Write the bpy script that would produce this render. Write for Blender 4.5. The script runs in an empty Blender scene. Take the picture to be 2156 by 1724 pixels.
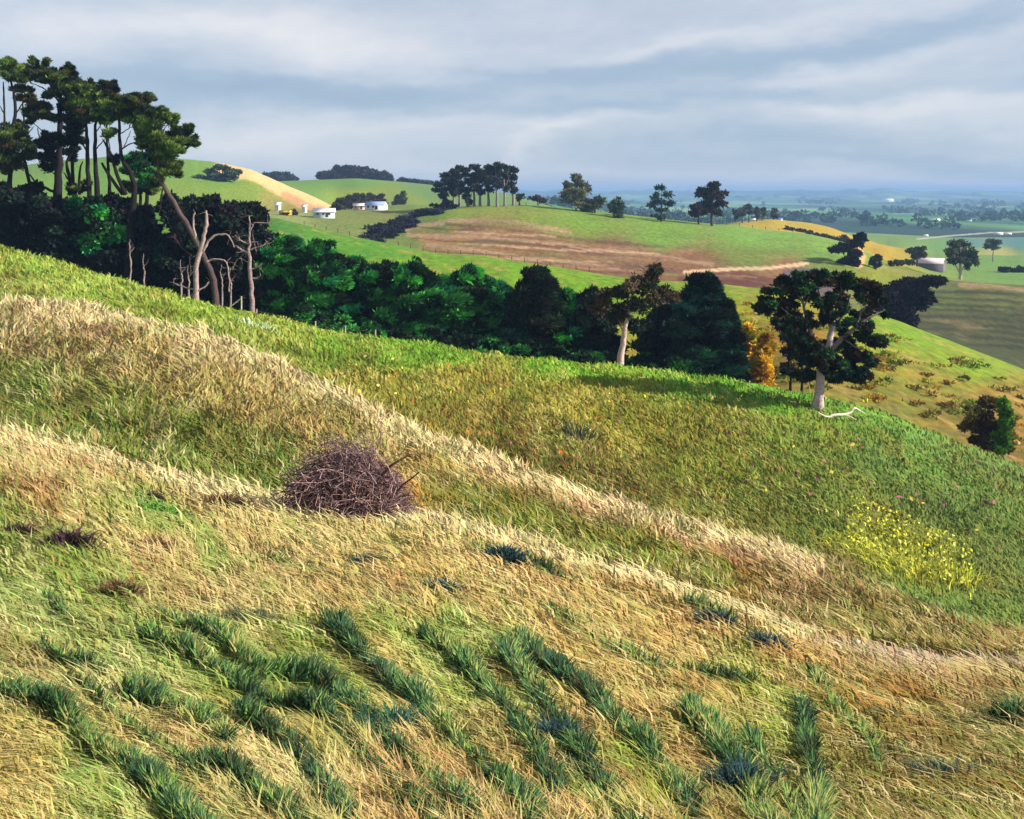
import bpy, math, random
import numpy as np
# ------------------------------------------------------------------ basics
S = bpy.context.scene
COL = S.collection
FPX = 887.0; DS = 0.4752                 # focal length in px of a 1024 wide frame; sketch units -> px
K = DS / FPX                             # tangent per sketch unit (sketch is 2155 x 1724 units)
HX, HV = 1077.5, 405.0                   # sketch position of the horizon centre

# ---- camera
cam = bpy.data.cameras.new('camera'); camo = bpy.data.objects.new('camera', cam); COL.objects.link(camo)
cam.sensor_width = 36.0; cam.lens = 36.0 * FPX / 1024.0
cam.shift_y = -(409.5 - HV * DS) / 1024.0
camo.location = (0, 0, 0); camo.rotation_euler = (math.radians(90), 0, 0)
cam.clip_start = 0.1; cam.clip_end = 80000
S.camera = camo
# ---- sun + sky
SUN_EL = math.radians(28); SUN_DIR = (0.985, -0.17)
az = math.atan2(SUN_DIR[0], SUN_DIR[1])
w = bpy.data.worlds.new("World"); S.world = w; w.use_nodes = True
nt = w.node_tree; N = nt.nodes; L = nt.links
N.clear()
def nd(t, **kw):
    n = N.new(t)
    for k, v in kw.items(): setattr(n, k, v)
    return n
sky = nd('ShaderNodeTexSky', sky_type='NISHITA', sun_disc=False, sun_elevation=SUN_EL, sun_rotation=az)
sky.air_density = 1.0; sky.dust_density = 0.6; sky.ozone_density = 2.0
tc = nd('ShaderNodeTexCoord')
def M(op, a, b=None, c=None, clamp=False):
    n = nd('ShaderNodeMath', operation=op); n.use_clamp = clamp
    for i, v in enumerate((a, b, c)):
        if v is None: continue
        if isinstance(v, (int, float)): n.inputs[i].default_value = v
        else: L.new(v, n.inputs[i])
    return n.outputs[0]
sep = nd('ShaderNodeSeparateXYZ'); L.new(tc.outputs['Generated'], sep.inputs[0])
azm = M('ARCTAN2', sep.outputs[0], sep.outputs[1])          # sky azimuth, 0 = north (+Y)
elv = M('ARCSINE', sep.outputs[2])
comb = nd('ShaderNodeCombineXYZ'); L.new(azm, comb.inputs[0]); L.new(M('MULTIPLY', elv, 3.0), comb.inputs[1])
nz = nd('ShaderNodeTexNoise'); nz.inputs['Scale'].default_value = 5.0; nz.inputs['Detail'].default_value = 6; nz.inputs['Roughness'].default_value = .55
L.new(comb.outputs[0], nz.inputs['Vector'])
nzs = nd('ShaderNodeSeparateColor'); L.new(nz.outputs['Color'], nzs.inputs[0])
wa = M('ADD', azm, M('MULTIPLY', M('SUBTRACT', nzs.outputs[0], .5), .30))
we = M('ADD', elv, M('MULTIPLY', M('SUBTRACT', nzs.outputs[1], .5), .085))
# cloud banks of this sky: (azimuth, elevation, half width, half height, tilt, strength)
def sk(x, v, rx, rv, tilt, s):
    a = math.atan((x - HX) * K); e = math.atan(-(v - HV) * K)
    return (a, e, rx * K, rv * K, tilt, s)
BANKS = [sk(230,70,260,55,.05,.75), sk(120,200,170,60,.3,-.25), sk(560,60,200,40,0,.45), sk(780,110,170,55,-.1,.75), sk(1000,30,300,45,0,.25),
         sk(480,190,330,34,-.02,-.85), sk(300,240,160,30,.2,-.4), sk(700,225,240,30,.1,-.35), sk(1250,150,420,22,.12,-.55), sk(1800,110,420,26,.12,-.65),
         sk(1500,75,420,22,.12,.45), sk(2000,60,260,34,.1,.35), sk(1750,160,330,20,.14,.45), sk(1350,215,380,22,.05,-.6), sk(2000,215,260,16,-.02,-.35),
         sk(560,290,200,40,.05,.55), sk(900,270,220,26,.12,.35), sk(1120,300,120,24,.35,.6), sk(1180,260,300,20,.16,.35), sk(1900,240,300,22,.0,.65),
         sk(1600,300,420,24,.02,-.45), sk(1900,345,420,18,-.02,-.55), sk(2100,280,140,22,0,.4), sk(800,340,420,26,0,.1), sk(1300,360,520,14,0,.25), sk(1950,380,300,10,0,.3), sk(1350,110,140,22,.2,.3)]
acc = None
for (a0, e0, ra, re, tl, st) in BANKS:
    dx = M('SUBTRACT', wa, a0); dy = M('SUBTRACT', we, e0)
    dy2 = M('SUBTRACT', dy, M('MULTIPLY', dx, tl))
    q = M('ADD', M('POWER', M('ABSOLUTE', M('DIVIDE', dx, ra)), 2.0), M('POWER', M('ABSOLUTE', M('DIVIDE', dy2, re)), 2.0))
    g = M('MULTIPLY', M('EXPONENT', M('MULTIPLY', q, -1.0)), st)
    acc = g if acc is None else M('ADD', acc, g)
acc = M('ADD', acc, M('MULTIPLY', M('SUBTRACT', nz.outputs['Fac'], .5), .9))
nf = nd('ShaderNodeTexNoise'); nf.inputs['Scale'].default_value = 34.0; nf.inputs['Detail'].default_value = 4
cf = nd('ShaderNodeCombineXYZ'); L.new(azm, cf.inputs[0]); L.new(M('MULTIPLY', M('ADD', elv, M('MULTIPLY', azm, -.1)), 2.2), cf.inputs[1]); L.new(cf.outputs[0], nf.inputs['Vector'])
acc = M('ADD', acc, M('MULTIPLY', M('SUBTRACT', nf.outputs['Fac'], .5), .35))
mask = M('ADD', M('MULTIPLY', acc, .42), .54, clamp=True)
rmp = nd('ShaderNodeValToRGB'); L.new(mask, rmp.inputs[0])
er = rmp.color_ramp.elements
er[0].position = 0.0; er[0].color = (2.3, 3.05, 4.1, 1)
er[1].position = 1.0; er[1].color = (6.5, 6.35, 6.35, 1)
e = er.new(.35); e.color = (3.0, 3.75, 4.7, 1)
e = er.new(.7); e.color = (4.8, 5.05, 5.6, 1)
mixs = nd('ShaderNodeMix', data_type='RGBA'); mixs.inputs[0].default_value = .86
L.new(sky.outputs[0], mixs.inputs[6]); L.new(rmp.outputs[0], mixs.inputs[7])
bg = nd('ShaderNodeBackground'); bg.inputs[1].default_value = 0.074
L.new(mixs.outputs[2], bg.inputs[0])
wo = nd('ShaderNodeOutputWorld'); L.new(bg.outputs[0], wo.inputs[0])
sl = bpy.data.lights.new('sun', 'SUN'); sl.energy = 5.0; sl.angle = math.radians(.5); sl.color = (1, .93, .80)
so = bpy.data.objects.new('sun', sl); COL.objects.link(so)
from mathutils import Vector
ce = math.cos(SUN_EL)
sunv = Vector((SUN_DIR[0] * ce, SUN_DIR[1] * ce, math.sin(SUN_EL)))
so.rotation_euler = sunv.to_track_quat('Z', 'Y').to_euler(); so.location = (60, -10, 60)
S.view_settings.view_transform = 'Standard'; S.view_settings.look = 'None'
S.view_settings.exposure = 0.95; S.view_settings.gamma = 1.0

# ------------------------------------------------------------------ noise / colour helpers
rng = np.random.default_rng(7)
def hsh(ix, iy, s):
    h = (ix.astype(np.int64) * 374761393 + iy.astype(np.int64) * 668265263 + s * 974711) & 0x7fffffff
    h = ((h ^ (h >> 13)) * 1274126177) & 0x7fffffff
    return ((h ^ (h >> 16)) & 0xffff) / 65535.0
def vnoise(x, y, s=0):
    ix = np.floor(x); iy = np.floor(y); fx = x - ix; fy = y - iy
    fx = fx * fx * (3 - 2 * fx); fy = fy * fy * (3 - 2 * fy)
    a = hsh(ix, iy, s); b = hsh(ix + 1, iy, s); c = hsh(ix, iy + 1, s); d = hsh(ix + 1, iy + 1, s)
    return (a + (b - a) * fx) * (1 - fy) + (c + (d - c) * fx) * fy
def fbm(x, y, s=0, o=4):
    t = 0; a = .5; n = 0
    for i in range(o):
        t = t + a * vnoise(x, y, s + i * 17); n += a; a *= .5; x = x * 2.03 + 11.3; y = y * 2.03 + 5.7
    return t / n
def lin(c): c = np.asarray(c, float) / 255.; return np.where(c <= .04045, c / 12.92, ((c + .055) / 1.055) ** 2.4)
def hx(h): return lin([int(h[i:i + 2], 16) for i in (0, 2, 4)])
ALB = .80

# ------------------------------------------------------------------ terrain control rows
def row(pts):                                  # [(x, v, y), ...]
    p = np.array(pts, float); return p
NC = 1150
xs = np.linspace(-430, 2590, NC)
aa = (xs - HX) * K
def ip(p, c): return np.interp(xs, p[:, 0], p[:, c])
def sm(z, n=13):
    k = np.hanning(n + 2)[1:-1]; k /= k.sum(); return np.convolve(np.pad(z, n // 2, mode='edge'), k, 'valid')
cA = row([(-430,840,34),(0,905,33),(200,945,32.5),(400,1005,32),(600,1050,31.5),(750,1076,31),(900,1090,30.5),(1080,1130,30),(1250,1180,29),(1400,1225,28),(1550,1275,27),(1700,1332,25.5),(1850,1366,24.5),(2000,1382,24),(2155,1388,24),(2590,1420,24)])
cB = row([(-430,610,57),(0,640,54),(200,658,53),(420,700,52),(500,728,51.7),(600,775,51.4),(700,822,51),(850,900,50),(1000,960,49),(1150,1010,48),(1300,1060,47),(1450,1110,45),(1600,1150,43),(1720,1190,41),(1850,1250,39),(2000,1315,37),(2155,1345,36),(2590,1370,36)])
cC = row([(-430,410,84),(0,520,86),(150,560,88),(300,600,90),(450,640,93),(550,665,94),(700,700,94),(900,725,93),(1100,755,92),(1300,770,91),(1500,795,89),(1650,818,87),(1800,850,85),(1900,885,83),(2000,930,80),(2155,985,76),(2590,1130,70)])
cD = row([(-430,420,260),(0,430,260),(400,440,250),(590,460,235),(700,490,230),(900,525,225),(1100,553,220),(1300,577,212),(1500,595,205),(1620,610,200),(1750,640,192),(1900,680,185),(2000,718,178),(2155,775,170),(2590,930,155)])
cE = row([(-430,425,400),(0,427,400),(400,432,410),(600,440,430),(700,442,430),(850,440,420),(940,437,390),(1020,433,385),(1100,431,385),(1190,438,390),(1400,460,395),(1560,476,395),(1700,492,385),(1780,510,375),(1860,545,360),(1960,580,345),(2010,590,340),(2155,600,330),(2590,620,320)])
cF = row([(-430,380,620),(0,355,620),(100,341,620),(250,328,620),(350,331,620),(450,342,620),(530,356,620),(600,388,620),(660,415,620),(710,438,620),(850,430,620),(940,432,620),(1100,446,620),(1190,452,620),(1400,474,620),(1500,474,620),(1560,466,620),(1620,460,620),(1700,468,620),(1750,480,620),(1800,497,620),(1850,512,620),(1960,535,620),(2155,538,620),(2590,540,620)])
cG = row([(-430,380,950),(0,372,950),(400,376,950),(560,382,950),(650,379,950),(750,375,950),(850,383,950),(930,391,950),(1000,399,950),(1060,406,950),(1110,418,950),(1190,445,950),(1400,478,950),(1560,484,950),(1700,490,950),(1850,494,950),(2000,500,950),(2155,499,950),(2590,500,950)])
def gate(a, b, x0, x1): t = np.clip((xs - x0) / (x1 - x0), 0, 1); t = t * t * (3 - 2 * t); return a + (b - a) * t
VA, YA = sm(ip(cA, 1)), sm(ip(cA, 2)); VB, YB = sm(ip(cB, 1)), sm(ip(cB, 2)); VC, YC = sm(ip(cC, 1)), sm(ip(cC, 2))
VD, YD = sm(ip(cD, 1)), sm(ip(cD, 2)); VE, YE = sm(ip(cE, 1)), sm(ip(cE, 2)); VF, YF = sm(ip(cF, 1)), sm(ip(cF, 2)); VG, YG = sm(ip(cG, 1)), sm(ip(cG, 2))
# small natural wander of the crests
wn = lambda s, f, a: (fbm(xs / f, xs * 0 + s, s) - .5) * 2 * a
VA = VA + wn(3, 70, 7); VB = VB + wn(5, 60, 7); VC = VC + wn(8, 90, 5); VD = VD + wn(9, 130, 3); VE = VE + wn(11, 120, 2); VF = VF + wn(12, 60, 2)
o1 = np.ones(NC)
ROWS = [
 (405 + 1.9 / (1.2 * K) * o1, 1.2 * o1), (405 + 3.0 / (3.0 * K) * o1, 3.0 * o1), (1790 * o1, 6.0 * o1),
 (VA, YA),                                                     # 3 crest A
 (VA + gate(20, 4, 1650, 1900), YA + 3),                      # 4
 (VB, YB),                                                     # 5 crest B
 (VB + gate(22, -8, 1550, 1780), YB + 4),                     # 6
 (VC, YC),                                                     # 7 crest C
 (VC + gate(30, 16, 1500, 1700), YC + 8),                     # 8
 (VC + gate(16, -6, 1500, 1750), YC + gate(38, 20, 1400, 1800)),  # 9
 (VD, YD),                                                     # 10 crest D
 (VD + 13, YD * 1.12),                                         # 11
 (VE, YE),                                                     # 12 crest E
 (VE + gate(-1, 8, 860, 960) - gate(0, 14, 1780, 1880), YE + 35),  # 13
 (VF, YF),                                                     # 14 crest F
 (VF + gate(14, 1, 560, 720) + gate(0, 8, 1350, 1500) - gate(0, 12, 1800, 1900), YF + 90),  # 15
 (VG, YG),                                                     # 16 crest G
 (np.where(xs < 1150, VG + 8, VG - 3), YG + 160),              # 17
 (gate(425, 462, 1100, 1400), 1800 * o1),                      # 18
 (434 * o1, 4000 * o1), (420 * o1, 6500 * o1),
 (400.5 + (fbm(xs / 60, o1 * 2, 31) - .5) * 11 + (fbm(xs / 260, o1 * 2, 37) - .5) * 8, 11000 * o1),   # 21 far range
 (412 * o1, 14000 * o1)]
SUB = [6, 10, 150, 12, 90, 10, 85, 12, 18, 60, 10, 60, 8, 40, 6, 30, 8, 24, 40, 34, 26, 4]
V = np.array([r[0] for r in ROWS]); Y = np.array([r[1] for r in ROWS]); LY = np.log(Y)
h = np.diff(LY, axis=0); d = np.diff(V, axis=0) / h
m = np.zeros_like(V)
w1 = 2 * h[1:] + h[:-1]; w2 = h[1:] + 2 * h[:-1]
with np.errstate(divide='ignore', invalid='ignore'):
    hm = (w1 + w2) / (w1 / d[:-1] + w2 / d[1:])
m[1:-1] = np.where(d[:-1] * d[1:] > 0, hm, 0); m[0] = d[0]; m[-1] = d[-1]
gv, gy, seg = [], [], []
for k in range(len(ROWS) - 1):
    n = SUB[k]
    for i in range(n + (1 if k == len(ROWS) - 2 else 0)):
        t = i / n
        if k == 2: t = 1 - (1 - t) ** 1.15
        h00 = 2*t**3-3*t**2+1; h10 = t**3-2*t**2+t; h01 = -2*t**3+3*t**2; h11 = t**3-t**2
        gv.append(h00*V[k] + h10*h[k]*m[k] + h01*V[k+1] + h11*h[k]*m[k+1]); gy.append(np.exp(LY[k] + t * h[k])); seg.append(k)
GV = np.array(gv); GY = np.array(gy); SEG = np.array(seg); NR = len(seg)
GX = aa[None, :] * GY; GZ = -(GV - HV) * K * GY
XS2 = np.repeat(xs[None, :], NR, 0)

# ---- terracettes (stepped sheep tracks) of the near slope, traced down the slope
BANDS = [[(0,1480),(75,1500),(126,1525),(201,1596),(281,1646),(362,1716)], [(261,1475),(352,1505),(452,1561),(477,1586)], [(432,1636),(520,1666),(586,1716)],
 [(503,1520),(571,1566),(646,1626),(706,1716)], [(300,1360),(405,1405),(470,1445),(535,1495),(596,1510),(671,1520),(721,1560),(797,1636),(867,1716)],
 [(345,1314),(420,1355),(475,1375),(535,1430),(646,1440),(721,1485),(772,1535),(837,1596),(887,1646),(947,1716)],
 [(686,1325),(747,1385),(822,1455),(897,1505),(947,1571),(1023,1636),(1090,1724)], [(890,1355),(960,1400),(1010,1455),(1075,1525),(1120,1590),(1180,1690)],
 [(1060,1400),(1113,1450),(1158,1520),(1202,1570),(1247,1639),(1297,1724)], [(1083,1366),(1143,1416),(1232,1470),(1292,1530),(1361,1580),(1401,1640),(1446,1724)],
 [(1456,1525),(1511,1565),(1555,1630),(1600,1724)], [(1680,1500),(1705,1590),(1715,1724)], [(1272,1381),(1361,1426),(1481,1440),(1580,1465)],
 [(1705,1440),(1744,1505),(1829,1570),(1864,1640)], [(90,1395),(151,1420),(211,1445)], [(90,1290),(171,1340)], [(560,1180),(640,1200),(740,1240)],
 [(930,1160),(1040,1180),(1120,1200),(1230,1245)], [(1130,1290),(1190,1320),(1250,1370)], [(1440,1300),(1540,1340),(1640,1385)]]
BW = [32,28,28,28,22,27,34,26,34,32,38,32,14,13,20,12,10,14,12,16,12]
def pdist(X, Vv, pts):
    best = np.full(X.shape, 1e9)
    for (x0, y0), (x1, y1) in zip(pts[:-1], pts[1:]):
        dx, dy = x1 - x0, y1 - y0
        t = np.clip(((X - x0) * dx + (Vv - y0) * dy) / (dx * dx + dy * dy), 0, 1)
        best = np.minimum(best, np.hypot(X - x0 - t * dx, (Vv - y0 - t * dy) ))
    return best
band = np.zeros((NR, NC))
sA = (SEG <= 2)
XA, VAg = XS2[sA], GV[sA]
wob = (fbm(XA / 30, VAg / 30, 51) - .5) * 8
bA = np.zeros_like(XA)
for bi, (ox, oy) in ((10, (62, 0)), (0, (64, -44))):
    BANDS.append([(a_ + ox + i_ * 2, b_ + oy) for i_, (a_, b_) in enumerate(BANDS[bi])][(0 if bi % 2 else 1):]); BW.append(13)
for pts, bw in zip(BANDS, BW):
    if pts[-1][1] > 1700: (xa_, ya_), (xb_, yb_) = pts[-2:]; pts = pts + [(xb_ + (xb_ - xa_) * 1.6, yb_ + (yb_ - ya_) * 1.6)]
    dd = pdist(XA, VAg, pts) + wob
    ww = bw * .43 * np.clip(.45 + .65 * (VAg - 1280) / 400, .4, 1.25)
    bA = np.maximum(bA, np.clip(1.45 - np.abs(dd) / ww, 0, 1) * (1 if bw > 16 else .72))
bA = bA * np.clip((fbm(XA / 26, VAg / 34, 57) - .26) * 5, .80, 1)
band[sA] = bA
# real relief: steps under the bands, hummocks, tussock lumps
near = np.clip(GY / 8, 0, 1)
GZ += band * .025 * near
amp = np.interp(GY, [2, 10, 30, 90, 250, 1000, 8000], [.03, .12, .22, .35, .9, 1.6, 3])
wl = np.interp(GY, [2, 10, 30, 90, 250, 1000, 8000], [.8, 1.2, 2.2, 5, 22, 80, 400])
GZ += (fbm(GX / 1.3, GY / 1.3, 61) - .5) * .16 * (GY < 40) + (fbm(GX / 4, GY / 6, 62, 3) - .5) * .5 * np.clip(GY / 20, 0, 1) * (GY < 100) + (fbm(GX / 30, GY / 40, 63, 3) - .5) * 1.6 * np.clip((GY - 110) / 80, 0, 1) * (GY < 560)
GZ += (fbm(GX / 1.1, GY / 2.0, 64, 2) - .5) * .3 * np.clip((GY - 32) / 10, 0, 1) * (GY < 110)

def colidx(a): return np.clip((a - aa[0]) / (aa[1] - aa[0]), 0, NC - 1.001)
def gz(x, y):
    a = x / y; c = colidx(a); i = int(c); f = c - i
    z0 = np.interp(y, GY[:, i], GZ[:, i]); z1 = np.interp(y, GY[:, i + 1], GZ[:, i + 1])
    return float(z0 * (1 - f) + z1 * f)
def find(xd, vd, k0, k1):                       # ground depth seen at sketch point, in rows k0..k1
    i = int(round(colidx((xd - HX) * K)))
    sel = np.where((SEG >= k0) & (SEG < k1))[0]
    return float(GY[sel[np.argmin(np.abs(GV[sel, i] - vd))], i])

# ------------------------------------------------------------------ land cover colours
def field(X, Vv, dabs, vs=2.2, p=2.2, eps=400):
    num = np.zeros(X.shape + (3,)); den = np.zeros(X.shape)
    for (x, v, c) in dabs:
        wt = 1.0 / ((X - x) ** 2 + (vs * (Vv - v)) ** 2 + eps) ** p
        num += wt[..., None] * hx(c); den += wt
    return num / den[..., None]
def P_(s):
    out = []
    for t in s.split():
        a, b, c = t.split(','); out.append((float(a), float(b), c))
    return out
DA = P_("0,930,d6bc86 200,980,c9ab76 60,1080,b8935f 400,1040,d8bf83 700,1110,dcc384 900,1130,d9bd7c 0,1160,84983e 150,1220,9aa04c 60,1250,8c9c48 330,1080,94a24a 450,1150,cdb478 300,1180,c8a870 0,1350,9ca866 150,1330,b5b27a 350,1370,85a048 500,1420,90a84a 480,1290,cdb27a 650,1250,cfae73 850,1250,d0b06e 1000,1300,c8ab66 1200,1230,cfa76a 1100,1200,d6b878 1300,1350,c9a968 1500,1300,d2ac6c 1650,1400,c39a58 1750,1350,d0a76c 1950,1400,c8a688 2120,1400,b79f8c 2100,1430,c9a070 1900,1500,a67f3a 2100,1500,9c7236 2000,1600,96733a 2100,1680,84702f 1800,1650,a08c4e 1500,1600,bfa263 1350,1500,c8a968 1200,1650,c9a768 900,1650,d3a773 700,1560,c9b06c 600,1650,d6c285 400,1600,d5b877 200,1450,c4b878 50,1600,cfbd72 60,1700,d2bb74 250,1700,83a648 1000,1600,c2a968 850,1400,cfb56c 1100,1480,b0a552 620,1380,88a447 690,1400,8fa54b 960,1360,8ca24a 1300,1620,b9a25c 1650,1560,a0a146 1800,1550,a98d45")
DB = P_("0,665,cdb08a 250,685,cbb07c 450,735,d2b585 650,830,d4b880 850,930,d6b97f 1050,1005,cfae78 1250,1075,cda57a 1450,1145,c9a076 1600,1180,bb9068 1700,1210,a8875c 150,745,9c8a50 300,755,a8935a 100,860,848540 300,900,a09448 450,850,b09a5a 600,900,b39c5c 0,800,8c8c4a 60,760,b09868 30,870,78853c 200,870,7d8a3c 400,960,8a9440 550,1000,808c3a 700,930,b09a5c 900,1000,bb9a55 1000,1060,a08c40 1150,1110,87872f 1300,1180,88993a 1400,1180,9a7f28 1550,1230,8c702a 1700,1290,84653a 1800,1320,84763c 900,1060,bc9042 200,720,b89a70")
DC = P_("0,550,a0ba50 200,600,9ab44c 0,610,88984a 400,655,93ad42 600,695,9cae48 700,735,80a034 900,745,78a82c 1200,772,6aa61e 1500,800,56a41c 1650,835,64a528 500,720,869a3c 300,660,84983c 600,760,86903a 800,830,968c3c 1000,800,a39340 1200,850,a8983e 1000,900,957e3a 1150,960,6a562a 1050,925,7a6430 1300,1030,6a5c2e 1300,900,a3963a 1500,900,968c38 1700,900,829836 1800,870,689a34 1500,1000,868a34 1650,1000,728634 1900,950,628e3c 2100,1000,628640 2000,1100,5c7e3c 1700,1100,6a8236 1850,1150,96a032 1950,1180,8c9a30 2100,1200,587a3c 1850,1290,5a8240 2100,1300,5c8640 1750,1200,74663c 1600,1120,6b6b2c 1400,1060,77703a")
DD = P_("600,470,4a8028 700,500,558a24 1000,560,689418 1200,590,709a18 1500,620,7a981a 1540,660,96981e 1560,740,a07c28 1640,720,a87c28 1700,760,8c7228 1900,700,74961c 2050,765,7c961c 2100,850,96782c 1950,800,8a8428 1850,740,869020 1900,850,706c24 2000,880,746222 2140,900,946a28 2140,970,785c24")
DE = P_("600,460,7f8f5a 700,470,6e8246 850,500,637a3e 900,470,5f7a3c 950,455,6f8e3a 1000,443,7a9040 1000,480,8a6c4c 900,500,8f7050 1100,500,7c5d42 1300,540,765c46 1200,560,7a5844 1450,560,7a5640 1550,590,66402f 1650,570,84644a 1200,450,6a9038 1400,490,68903c 1600,500,6c9944 1750,530,6c9642 1600,540,697d3c 1750,570,6a8034 1850,585,727e24 1700,590,5f5060 2000,620,4c5a28 2100,610,5c6434 2100,680,424826 1950,700,3e4428 2130,740,3c4628 1150,465,6c8436")
DF = P_("400,420,74903a 300,350,64903a 500,410,749038 600,425,8a8c48 450,375,68903a 650,430,9a8850 800,435,66803c 1620,470,a89a38 1750,488,a39030 1960,545,668a44 2100,560,669048 1850,530,a38f28 1890,550,968a28 1500,470,6f8848 1100,440,66864a")
DG = P_("650,395,628a38 750,390,608a38 760,415,809428 850,420,788e30 900,400,608448 1050,415,608448 2000,515,648e50 2155,515,56806a 2100,535,9aa058 1700,500,668a48 1850,515,6a8c48")
def paint():
    C = np.zeros((NR, NC, 3))
    layer = {0: DA, 1: DA, 2: DA, 3: DB, 4: DB, 5: DC, 6: DC, 7: DC, 8: DD, 9: DD, 10: DE, 11: DE, 12: DF, 13: DF, 14: DG, 15: DG}
    # visible test per column for sampling grass
    for ks, D in (((0, 1, 2), DA), ((3, 4), DB), ((5, 6), DC), ((7, 8, 9), DD), ((10, 11), DE), ((12, 13), DF), ((14, 15), DG)):
        r = np.isin(SEG, ks); X = XS2[r]; Vv = GV[r]
        jx = (fbm(GX[r] / (GY[r] * .05), GY[r] / (GY[r] * .05) + GV[r] / 40, 71) - .5) * 60
        C[r] = field(X + jx, Vv + jx * .35, D) * {7: .85, 5: np.array([1.08, 1.17, 1.05]), 3: 1.12}.get(ks[0], 1.0) * (np.array([1.06, .93, .72]) if ks[0] >= 10 else 1.0)
    # the plain and far range: patchwork of paddocks
    r = SEG >= 16; gx, gy_ = GX[r], GY[r]
    cx = np.floor(gx / 190 + fbm(gx / 700, gy_ / 700, 81) * 2.4); cy = np.floor(gy_ / 420 + fbm(gx / 600, gy_ / 900, 82) * 2)
    q = hsh(cx, cy, 5)
    pal = np.array([hx(c) for c in ('4f8246', '5f8f4c', '3f6f48', '76995a', '2e5a3c', '88a468', '47784a', '3a6450')])
    C[r] = pal[(q * 7.99).astype(int)]
    wd = np.clip((fbm(gx / 420, gy_ / 1500, 83) - .54) * 12, 0, 1)[..., None]
    C[r] = C[r] * (1 - wd) + hx('1d3f30') * wd
    return C
CC = paint()
# --- large features of cover, plus one painted shadow line
def blend(mask, c): global CC; CC = CC * (1 - mask[..., None]) + hx(c) * mask[..., None]
def stroke(pts, wd, c, ks, soft=.6, jit=8, s=1.0):
    r = np.isin(SEG, ks); X = XS2[r]; Vv = GV[r]
    dd = pdist(X, Vv, pts) + (fbm(X / 14, Vv / 8, 90) - .5) * jit
    mk = np.clip((1 + soft - dd / wd) / soft, 0, 1) * s
    CC[r] = CC[r] * (1 - mk[..., None]) + hx(c) * mk[..., None]
stroke([(470,350),(540,366),(600,400),(650,425),(705,444)], 13, 'd8b27a', (13,12,14), s=.95)
stroke([(600,412),(650,436),(690,448)], 7, 'b98a5c', (13,12,14), s=.8)
for q in ([(860,492),(1000,497),(1300,528),(1500,555)], [(850,480),(960,462),(1080,468),(1200,488)], [(900,512),(1100,540),(1300,565)]):
    stroke(q, 3.2, 'a88468', (10,11), s=.75, jit=5)
for q in ([(940,470),(1060,482),(1180,498),(1400,520)], [(1000,505),(1150,517),(1300,540)], [(1320,560),(1420,572)]):
    stroke(q, 2.6, '5e4436', (10,11), s=.75, jit=5)
stroke([(1440,572),(1540,566),(1640,560),(1700,555)], 2.6, 'd8b490', (10,11), s=.9, jit=2)
stroke([(1440,590),(1560,590),(1660,600)], 12, '5e3428', (10,11), s=.8)
stroke([(1650,572),(1720,570)], 5, '55506a', (10,11), s=.7)
stroke([(1660,520),(1760,540),(1730,548)], 2, '5a7a30', (10,11), s=.7, jit=2)
for i in range(9):
    v = 612 + i * 14
    stroke([(1930 - i * 3, v), (2040, v + (i % 3) * 2), (2110, v + 5), (2330, v + 30)], 2.5, '2a2e18', (10,11), s=.75, jit=6)
stroke([(2020,598),(2100,604),(2155,612)], 3, '9c8058', (10,11), s=.7, jit=3)
stroke([(1795,512),(1812,540),(1806,556)], 8, 'dba066', (12,13,14), s=.9, jit=3)
stroke([(1930,503),(1990,497),(2080,490),(2155,488)], 1.1, 'b8b09c', (14,15,16,17), s=.85, jit=1)
stroke([(2000,512),(2155,510)], 7, '4e7c80', (14,15,16), s=.7, jit=4)
stroke([(0,712),(120,735),(260,775),(420,760)], 5, '6e6a48', (3,4), s=.6)  # shadow line of a minor hump, painted into the ground colour
stroke([(1050,905),(1150,965),(1250,1005),(1350,1050)], 16, '5e4424', (5,6), s=.55, jit=20)
PATH = [(1740,1380),(1900,1394),(2155,1400)]
stroke([(1795,512),(1812,540),(1806,556)], 8, 'dba066', (10,11), s=.9, jit=3)
stroke([(1800,1700),(1950,1640),(2155,1560)], 70, '6e5c2a', (2,), s=.6, jit=50, soft=1.2)
stroke([(1740,1383),(1900,1396),(2155,1402)], 16, 'b9a090', (2,), s=.8, jit=10)
stroke([(1350,1235),(1450,1262),(1600,1300),(1760,1365)], 5, '8a5a40', (2,), s=.6, jit=10)
stroke([(1250,1195),(1330,1240),(1420,1290),(1500,1340)], 6, 'a07048', (2,), s=.6, jit=14)
# mottling along the slope, and green lush bands on the steps
def streak(ks, sx, sy, s, c, th, gain, mx=1.0):
    r = np.isin(SEG, ks); u = GX[r] * .93 + GY[r] * .37; t_ = -GX[r] * .37 + GY[r] * .93
    mk = np.clip((fbm(u / sx, t_ / sy, s) - th) * gain, 0, 1) * mx
    CC[r] = CC[r] * (1 - mk[..., None]) + hx(c) * mk[..., None]
for q, wd, c in (([(100,1190),(300,1290),(450,1370),(660,1440),(760,1480)], 34, '93aa50'), ([(0,1130),(120,1180),(220,1270)], 46, '8aa048'), ([(190,1600),(270,1680),(330,1724)], 30, '82a84a'), ([(0,1300),(160,1380),(330,1420)], 34, 'a4b468'), ([(820,1330),(930,1420),(1000,1500)], 18, '9cae54'), ([(1130,1480),(1190,1570),(1250,1700)], 14, '7aa84c'), ([(1330,1600),(1390,1680),(1420,1724)], 16, '9cae40'), ([(1560,1420),(1650,1500),(1700,1560)], 26, '94a840'), ([(960,1330),(1040,1380)], 22, '86a84a'), ([(300,1060),(420,1110),(470,1200)], 18, '94aa50')):
    stroke(q, wd, c, (0,1,2), s=.92, jit=30, soft=1.1)
sh = lambda p, o, x0, x1: [(q[0], q[1] + o) for q in p if x0 <= q[0] <= x1]
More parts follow.
